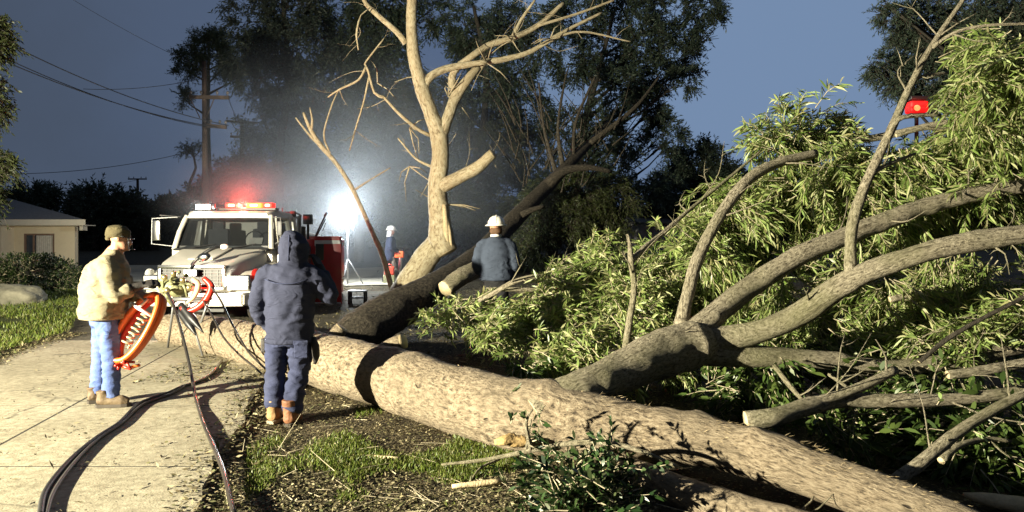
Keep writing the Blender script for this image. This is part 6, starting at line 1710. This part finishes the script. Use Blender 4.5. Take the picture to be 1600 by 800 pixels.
mb.ell([(-.06, 0, .875, .215, .275, yw), (-.06, 0, .90, .22, .28, yw), (-.06, 0, 1.05, .215, .275, yw), (-.055, 0, 1.2, .215, .28, yw), (-.04, 0, 1.32, .205, .275, yw), (-.015, 0, 1.41, .165, .235, yw), (.005, 0, 1.46, .12, .16, yw), (.03, 0, 1.50, .085, .10, yw), (.045, 0, 1.545, .078, .088, yw)], 30)
mb.tube([RS + Vector((-.05, .05, .0)), RS, RE, RE.lerp(RW, .55)], [.10, .096, .078, .060], 14, step=.04)
mb.tube([LS + Vector((.05, -.05, 0)), LS, LE, LE.lerp(LW, .7)], [.10, .096, .078, .058], 14, step=.04)
build_mesh(fused(mb, .013, 4, folder(.017, 1.0, .9)), "jacket", [M_tan], tm)
mb = MB(); mb.ell([(-.06, 0, .860, .217, .276, yw), (-.06, 0, .868, .224, .284, yw), (-.06, 0, .90, .224, .284, yw), (-.06, 0, .907, .217, .276, yw)], 30); build(mb, "hem", M_tan, tm)
mb = MB(); mb.ell([(-.04, 0, .78, .135, .18, yw), (-.045, 0, .86, .145, .19, yw), (-.05, 0, .95, .15, .19, yw)], 24)
mb.tube([(.01, -.07, .88), (.03, -.085, .72), (.06, -.10, .48), (.06, -.085, .26), (.045, -.08, .10)], [.105, .102, .080, .076, .080], 16, step=.04)
mb.tube([(-.09, .08, .88), (-.12, .10, .72), (-.15, .10, .48), (-.165, .10, .26), (-.17, .10, .10)], [.105, .100, .078, .074, .080], 16, step=.04)
build_mesh(fused(mb, .012, 3, folder(.014, 2.0, 1.1)), "jeans", [M_jeans], tm)
boot(tm, (-.06, -.13, .0), (.235, -.06, .0), .17, M_bootb, M_sole, s=1.12)
boot(tm, (-.245, .04, .0), (-.02, .18, .0), .17, M_bootb, M_sole, s=1.1)
mb = MB(); hand(mb, RE.lerp(RW, .95), RW - RE + Vector((0, 0, -.03)), (0, .6, -.8), 1.0, 1.12, 1); mb.tube([RE.lerp(RW, .5), RE.lerp(RW, 1.0)], [.050, .036], 12)
build_mesh(fused(mb, .006, 1), "glove", [M_glove], tm)
mb = MB(); hand(mb, LE.lerp(LW, .95), LW - LE + Vector((.1, -.05, -.05)), (.2, .3, -.9), 1.25, 1.08, -1); mb.tube([LE.lerp(LW, .6), LE.lerp(LW, 1.0)], [.045, .036], 12)
build_mesh(fused(mb, .006, 1), "glove", [mat("glove_worn", (0.30, 0.2, 0.16), rough=.8)], tm)
mb = MB(); hy = math.atan2(fw.y, fw.x)
mb.ell([(.085, -.002, 1.655, .110, .092, hy), (.083, -.002, 1.69, .116, .098, hy), (.078, -.002, 1.73, .108, .094, hy), (.07, -.002, 1.765, .078, .07, hy), (.062, -.002, 1.782, .03, .03, hy)], 24)
mb.tube([(.03, -.06, 1.655), (-.02, -.02, 1.645), (-.025, .03, 1.645)], .016, 8)
build_mesh(fused(mb, .009, 2, folder(.007, 5, 1)), "cap", [M_camo], tm)
mb = MB(); c = hd_ + Vector((0, 0, -.01))
arc = [c + (fw * math.cos(R(a)) + fw.cross(Vector((0, 0, 1))) * math.sin(R(a))) * .135 for a in range(-75, 76, 15)]
mb.tube([p + Vector((0, 0, .035)) for p in arc], .004, 6); mb.tube([p + Vector((.006, 0, -.07)) for p in arc[2:-2]], .004, 6)
for p in (arc[2], arc[-3]): mb.tube([p + Vector((0, 0, .035)), p + Vector((.006, 0, -.07))], .004, 6)
build(mb, "face_shield", M_black, tm)

# ---- man in navy
bx, by = (450 - 800) / F * 6.75, 6.75
bm_ = figure("person", "man in hooded navy jacket and trousers, back turned, gloved hand raised to his face", bx, by)
mb = MB(); hc = Vector((.05, .03, 1.61)); fb = Vector((.55, .8, -.05)); head(mb, hc, fb)
mb.ell([(0, 0, .82, .17, .11, 0), (.01, 0, 1.05, .15, .11, 0), (.02, 0, 1.3, .2, .12, 0), (.03, 0, 1.42, .18, .09, 0)], 18); mb.tube([(.03, .01, 1.52), (.03, .0, 1.38)], [.058, .08], 12)
S1, E1, W1 = Vector((-.21, 0, 1.34)), Vector((-.285, .02, 1.06)), Vector((-.20, .13, .86))
S2, E2, W2 = Vector((.24, .02, 1.34)), Vector((.375, .06, 1.15)), Vector((.245, .14, 1.45))
for a, b, c in ((S1, E1, W1), (S2, E2, W2)): mb.tube([a, b, c], [.045, .036, .027], 10)
LG = (((-.10, 0, .82), (-.13, .03, .48), (-.12, -.02, .14)), ((.09, 0, .82), (.09, .02, .46), (.045, -.06, .10)))
for l in LG: mb.tube(list(l), [.075, .05, .035], 10)
build_mesh(fused(mb, .011, 2), "body", [M_skin2], bm_); eyes(hc, fb, bm_)
mb = MB()
mb.ell([(.015, 0, .755, .212, .155, 0), (.015, 0, .78, .216, .16, 0), (.015, 0, .95, .212, .16, 0), (.02, 0, 1.12, .225, .165, 0), (.025, 0, 1.28, .245, .165, 0), (.03, 0, 1.38, .235, .145, 0), (.035, 0, 1.44, .19, .13, 0), (.04, .01, 1.48, .13, .12, 0)], 32)
mb.ell([(.04, .01, 1.42, .145, .13, .3), (.04, .015, 1.48, .125, .125, .4), (.045, .02, 1.56, .135, .14, .4), (.05, .02, 1.65, .130, .14, .4), (.04, .01, 1.72, .095, .108, .4), (.03, -.01, 1.765, .04, .045, .4)], 26)
mb.tube([S1 + Vector((.08, 0, .02)), S1, E1, E1.lerp(W1, .9)], [.10, .092, .078, .055], 14, step=.04)
mb.tube([S2 + Vector((-.08, 0, .02)), S2, E2, E2.lerp(W2, .75)], [.10, .098, .082, .062], 14, step=.04)
mb.tube([(-.11, -.07, 1.44), (.0, -.11, 1.42), (.14, -.09, 1.44)], [.03, .035, .03], 10)
jk = build_mesh(fused(mb, .013, 4, folder(.016, 4.0, .9)), "jacket", [M_navy], bm_)
mb = MB(); mb.ell([(.015, 0, .745, .214, .157, 0), (.015, 0, .752, .224, .168, 0), (.015, 0, .785, .226, .17, 0), (.015, 0, .792, .216, .16, 0)], 32); build(mb, "hem_band", M_navy, jk)
mb = MB(); mb.tube([(-.17, -.125, 1.33), (-.06, -.178, 1.30), (.03, -.188, 1.295), (.12, -.178, 1.30), (.22, -.125, 1.33)], .006, 6, step=.03); mb.tube([(.04, -.128, 1.50), (.045, -.13, 1.58), (.045, -.122, 1.66), (.04, -.09, 1.73)], .005, 6, step=.02); build(mb, "seam", M_navyt, jk)
mb = MB(); mb.ell([(.01, 0, .72, .19, .145, 0), (.01, 0, .82, .195, .145, 0), (.01, 0, .92, .19, .14, 0)], 26)
mb.tube([(-.09, 0, .80), (-.105, .0, .65), (-.12, .02, .45), (-.125, .0, .28), (-.12, -.02, .15)], [.105, .10, .088, .086, .078], 16, step=.04)
mb.tube([(.10, 0, .80), (.11, .0, .65), (.095, .02, .46), (.07, -.02, .28), (.05, -.05, .12)], [.108, .104, .092, .088, .086], 16, step=.04)
build_mesh(fused(mb, .012, 3, folder(.019, 7.0, 1.0)), "trousers", [M_navyt], bm_)
mb = MB(); mb.box((.16, -.145, .70), (.12, .02, .15), Matrix.Rotation(R(8), 4, 'Z'), bev=.008); mb.box((.16, -.155, .765), (.13, .02, .04), Matrix.Rotation(R(8), 4, 'Z'), bev=.006); build(mb, "trouser_pocket", M_navyt, bm_)
mb = MB(); mb.tube([(.235, -.02, .80), (.255, -.03, .72), (.262, -.02, .62), (.25, -.01, .55)], [.02, .038, .034, .012], 10, step=.03); build(mb, "hanging_glove", M_glove, bm_)
mb = MB(); mb.box((-.215, 0, .72), (.05, .08, .13), bev=.015); build(mb, "radio_pouch", M_glove, bm_)
boot(bm_, (-.135, -.075, .012), (-.10, .20, .0), .22, M_boott, M_solel, s=1.15)
boot(bm_, (.035, -.13, .0), (.06, .15, .0), .24, mat("boot_rust", (0.17, 0.07, 0.03), rough=.6, var=.3, scale=12, bump=.3), M_sole, s=1.18, label="darker rust-brown boot")
mb = MB(); hand(mb, E2.lerp(W2, .95), W2 - E2 + Vector((-.05, .05, .05)), (-.8, .4, .1), 1.1, 1.18, 1); mb.tube([E2.lerp(W2, .55), E2.lerp(W2, 1.0)], [.06, .042], 12); build_mesh(fused(mb, .006, 1), "glove", [M_glove], bm_)
mb = MB(); hand(mb, E1.lerp(W1, .9), W1 - E1, (.3, .8, 0), 1.2, 1.1, -1); build_mesh(fused(mb, .006, 1), "glove", [M_glove], bm_)
ph = E2.lerp(W2, 1.0) + Vector((-.015, .09, .12)); mb = MB(); mb.box(Vector((bx, by, gh(bx, by))) + ph, (.08, .014, .155), Matrix.Rotation(R(35), 4, 'Z'), bev=.005)
tag(build(mb, "phone", M_black, org=Vector((bx, by, gh(bx, by))) + ph), "black phone in the raised hand of the man in navy", "phone")

# ---- person in the white helmet
wx, wy = (775 - 800) / F * 10.5, 10.5
wp = figure("person", "person in slate jacket and white hard hat, seen from behind among the leaves", wx, wy)
mb = MB(); hw = Vector((0.0, .02, 1.70)); fv = Vector((.15, 1, 0)); head(mb, hw, fv)
mb.ell([(0, 0, .85, .16, .11, 0), (0, 0, 1.1, .14, .11, 0), (0, 0, 1.36, .19, .12, 0), (0, 0, 1.48, .16, .09, 0)], 18)
for s_ in (-1, 1): mb.tube([(s_ * .2, 0, 1.42), (s_ * .28, .02, 1.14), (s_ * .2, .18, 1.0)], [.045, .036, .027], 10); mb.tube([(s_ * .09, 0, .88), (s_ * .1, 0, .48), (s_ * .1, 0, .08)], [.075, .05, .035], 10)
build_mesh(fused(mb, .012, 2), "body", [M_skin], wp); eyes(hw, fv, wp)
mb = MB()
mb.ell([(.01, 0, .935, .235, .16, 0), (.01, 0, .96, .24, .165, 0), (.01, 0, 1.15, .235, .165, 0), (0, 0, 1.3, .235, .165, 0), (0, 0, 1.42, .215, .15, 0), (0, 0, 1.50, .15, .12, 0), (0, 0, 1.55, .085, .085, 0)], 30)
for s_ in (-1, 1): mb.tube([(s_ * .12, 0, 1.44), (s_ * .2, 0, 1.41), (s_ * .265, .0, 1.14), (s_ * .21, .15, 1.02)], [.09, .092, .078, .058], 14, step=.04)
build_mesh(fused(mb, .014, 4, folder(.012, 9.0, .8)), "jacket", [M_greyj], wp)
mb = MB(); mb.ell([(0, 0, .8, .18, .13, 0), (0, 0, .97, .18, .13, 0)], 20)
for s_ in (-1, 1): mb.tube([(s_ * .09, 0, .85), (s_ * .1, 0, .48), (s_ * .1, 0, .08)], [.1, .08, .075], 14, step=.05)
build_mesh(fused(mb, .014, 3, folder(.012, 3.0, 1)), "trousers", [M_dark], wp)
for s_ in (-1, 1):
    boot(wp, (s_ * .1, -.1, 0), (s_ * .12, .18, 0), .16, M_bootb, M_sole)
    mb = MB(); hand(mb, (s_ * .205, .16, 1.01), (-s_ * .3, .9, -.1), (-s_, 0, -.2), .8, 1.05, s_); build_mesh(fused(mb, .006, 1), "glove", [M_glove], wp)
mb = MB(); mb.tube([(-.07, -.05, 1.565), (0, -.085, 1.57), (.07, -.05, 1.565)], [.02, .022, .02], 8); build(mb, "collar", M_stripe, wp)
mb = MB(); mb.ball((0, -.03, 1.63), .095, 3, (.95, .8, .7), rough=.15, nf=20); build(mb, "hair", M_hair, wp)
def hardhat(root, c, yaw=0.0, s=1.0):
    mb = MB(); c = Vector(c)
    mb.ell([(c.x, c.y, c.z, .125 * s, .15 * s, yaw), (c.x, c.y, c.z + .05 * s, .12 * s, .145 * s, yaw), (c.x, c.y, c.z + .10 * s, .095 * s, .115 * s, yaw), (c.x, c.y, c.z + .13 * s, .055 * s, .07 * s, yaw), (c.x, c.y, c.z + .14 * s, .012, .015, yaw)], 28)
    h = build(mb, "hard_hat", M_hel, root)
    mb = MB(); mb.ell([(c.x, c.y + .01, c.z - .012, .155 * s, .19 * s, yaw), (c.x, c.y, c.z + .002, .158 * s, .192 * s, yaw), (c.x, c.y, c.z + .012, .122 * s, .148 * s, yaw)], 28); build(mb, "brim", M_hel, h)
    mb = MB(); mb.tube([c + Vector((0, -.15 * s * math.cos(q), .0 + .145 * s * math.sin(q))) * 1.0 for q in [R(a) for a in range(8, 173, 12)]], .009, 6); build(mb, "ridge", M_hel, h)
hardhat(wp, (0.005, .0, 1.715), .1, 1.0)

# ---- distant firefighter with the orange saw
fx, fy = (612 - 800) / F * 24, 24.0
fp = figure("person", "distant firefighter in navy coat and white helmet, standing in smoke with orange saw", fx, fy)
mb = MB(); hf = Vector((-.02, 0, 1.68)); ff = Vector((1, -.1, -.1)); head(mb, hf, ff)
mb.ell([(-.02, 0, .85, .11, .16, 0), (-.03, 0, 1.1, .1, .15, 0), (-.03, 0, 1.36, .12, .18, 0), (-.02, 0, 1.47, .08, .15, 0)], 16)
for s_ in (-1, 1): mb.tube([(-.02, s_ * .2, 1.4), (.02, s_ * .24, 1.14), (.2, s_ * .12, 1.0)], [.045, .036, .027], 8)
mb.tube([(-.06, .08, .86), (-.16, .08, .48), (-.26, .08, .08)], [.075, .05, .035], 8); mb.tube([(.04, -.08, .86), (.14, -.08, .48), (.24, -.08, .08)], [.075, .05, .035], 8)
build_mesh(fused(mb, .014, 2), "body", [M_skin], fp); eyes(hf, ff, fp)
mb = MB()
mb.ell([(-.05, 0, .72, .2, .2, 0), (-.04, 0, .95, .18, .2, 0), (-.03, 0, 1.2, .18, .22, 0), (-.02, 0, 1.4, .15, .2, 0), (-.02, 0, 1.5, .09, .11, 0)], 22)
for s_ in (-1, 1): mb.tube([(-.02, s_ * .14, 1.42), (.0, s_ * .2, 1.36), (.03, s_ * .24, 1.12), (.2, s_ * .12, 1.02)], [.08, .088, .072, .05], 12, step=.05)
build_mesh(fused(mb, .018, 3, folder(.012, 6)), "coat", [cloth("fire_coat", (0.014, 0.018, 0.035))], fp)
mb = MB(); mb.ell([(-.02, 0, .76, .13, .17, 0), (-.02, 0, .95, .13, .17, 0)], 18)
mb.tube([(-.06, .08, .84), (-.16, .08, .48), (-.26, .08, .1)], [.1, .075, .07], 12, step=.06); mb.tube([(.03, -.08, .84), (.14, -.08, .48), (.24, -.08, .1)], [.1, .075, .07], 12, step=.06)
build_mesh(fused(mb, .018, 2, folder(.012, 8)), "trousers", [cloth("fire_trousers", (0.10, 0.08, 0.06), var=.3)], fp)
boot(fp, (-.32, .08, 0), (-.06, .08, 0), .2, M_black, M_sole); boot(fp, (.18, -.08, 0), (.45, -.1, 0), .2, M_black, M_sole)
for s_ in (-1, 1):
    mb = MB(); hand(mb, (.19, s_ * .12, 1.02), (.9, 0, -.3), (0, -s_ * .4, -1), 1.1, 1.1, s_); build_mesh(fused(mb, .008, 1), "glove", [M_glove], fp)
hardhat(fp, (-.02, 0, 1.72), R(90), 1.05)
mb = MB(); mb.ell([(-.06, 0, 1.5, .11, .13, 0), (-.06, 0, 1.6, .09, .10, 0), (-.05, 0, 1.7, .09, .095, 0)], 16); build(mb, "neck_cloth", M_stripe, fp)
o0 = Vector((fx + .26, fy - .05, gh(fx, fy) + .92))
cs = empty("chainsaw", o0, "orange chainsaw carried by the distant firefighter", "chainsaw")
mb = MB(); mb.box(o0, (.30, .18, .22), bev=.04); build(mb, "engine_housing", mat("saw_orange", (0.75, 0.12, 0.03), rough=.4, emit=None), cs)
mb = MB(); mb.tube([o0 + Vector((-.14, 0, .1)), o0 + Vector((-.12, 0, .2)), o0 + Vector((.1, 0, .2)), o0 + Vector((.14, 0, .08))], .015, 8, step=.03); build(mb, "handle", M_black, cs)
mb = MB(); mb.box(o0 + Vector((.02, -.02, -.36)), (.10, .012, .56), Matrix.Rotation(R(4), 4, 'Y'), bev=.004); build(mb, "guide_bar", M_chrome, cs)
o1 = Vector((fx - .02, fy - .32, gh(fx - .02, fy - .32)))
cn = empty("fuel_can", o1, "small red-orange fuel can at the distant firefighter's knees", "fuel can")
mb = MB(); mb.box(o1 + Vector((0, 0, .42)), (.32, .18, .28), bev=.04); mb.tube([o1 + Vector((-.08, 0, .55)), o1 + Vector((-.06, 0, .62)), o1 + Vector((.06, 0, .62)), o1 + Vector((.08, 0, .55))], .015, 8); build(mb, "can_body", mat("can_red", (0.6, 0.06, 0.03), rough=.4), cn)
mb = MB(); mb.box(o1 + Vector((0, 0, .14)), (.36, .24, .28), bev=.01); build(mb, "crate_base", M_knob, cn)
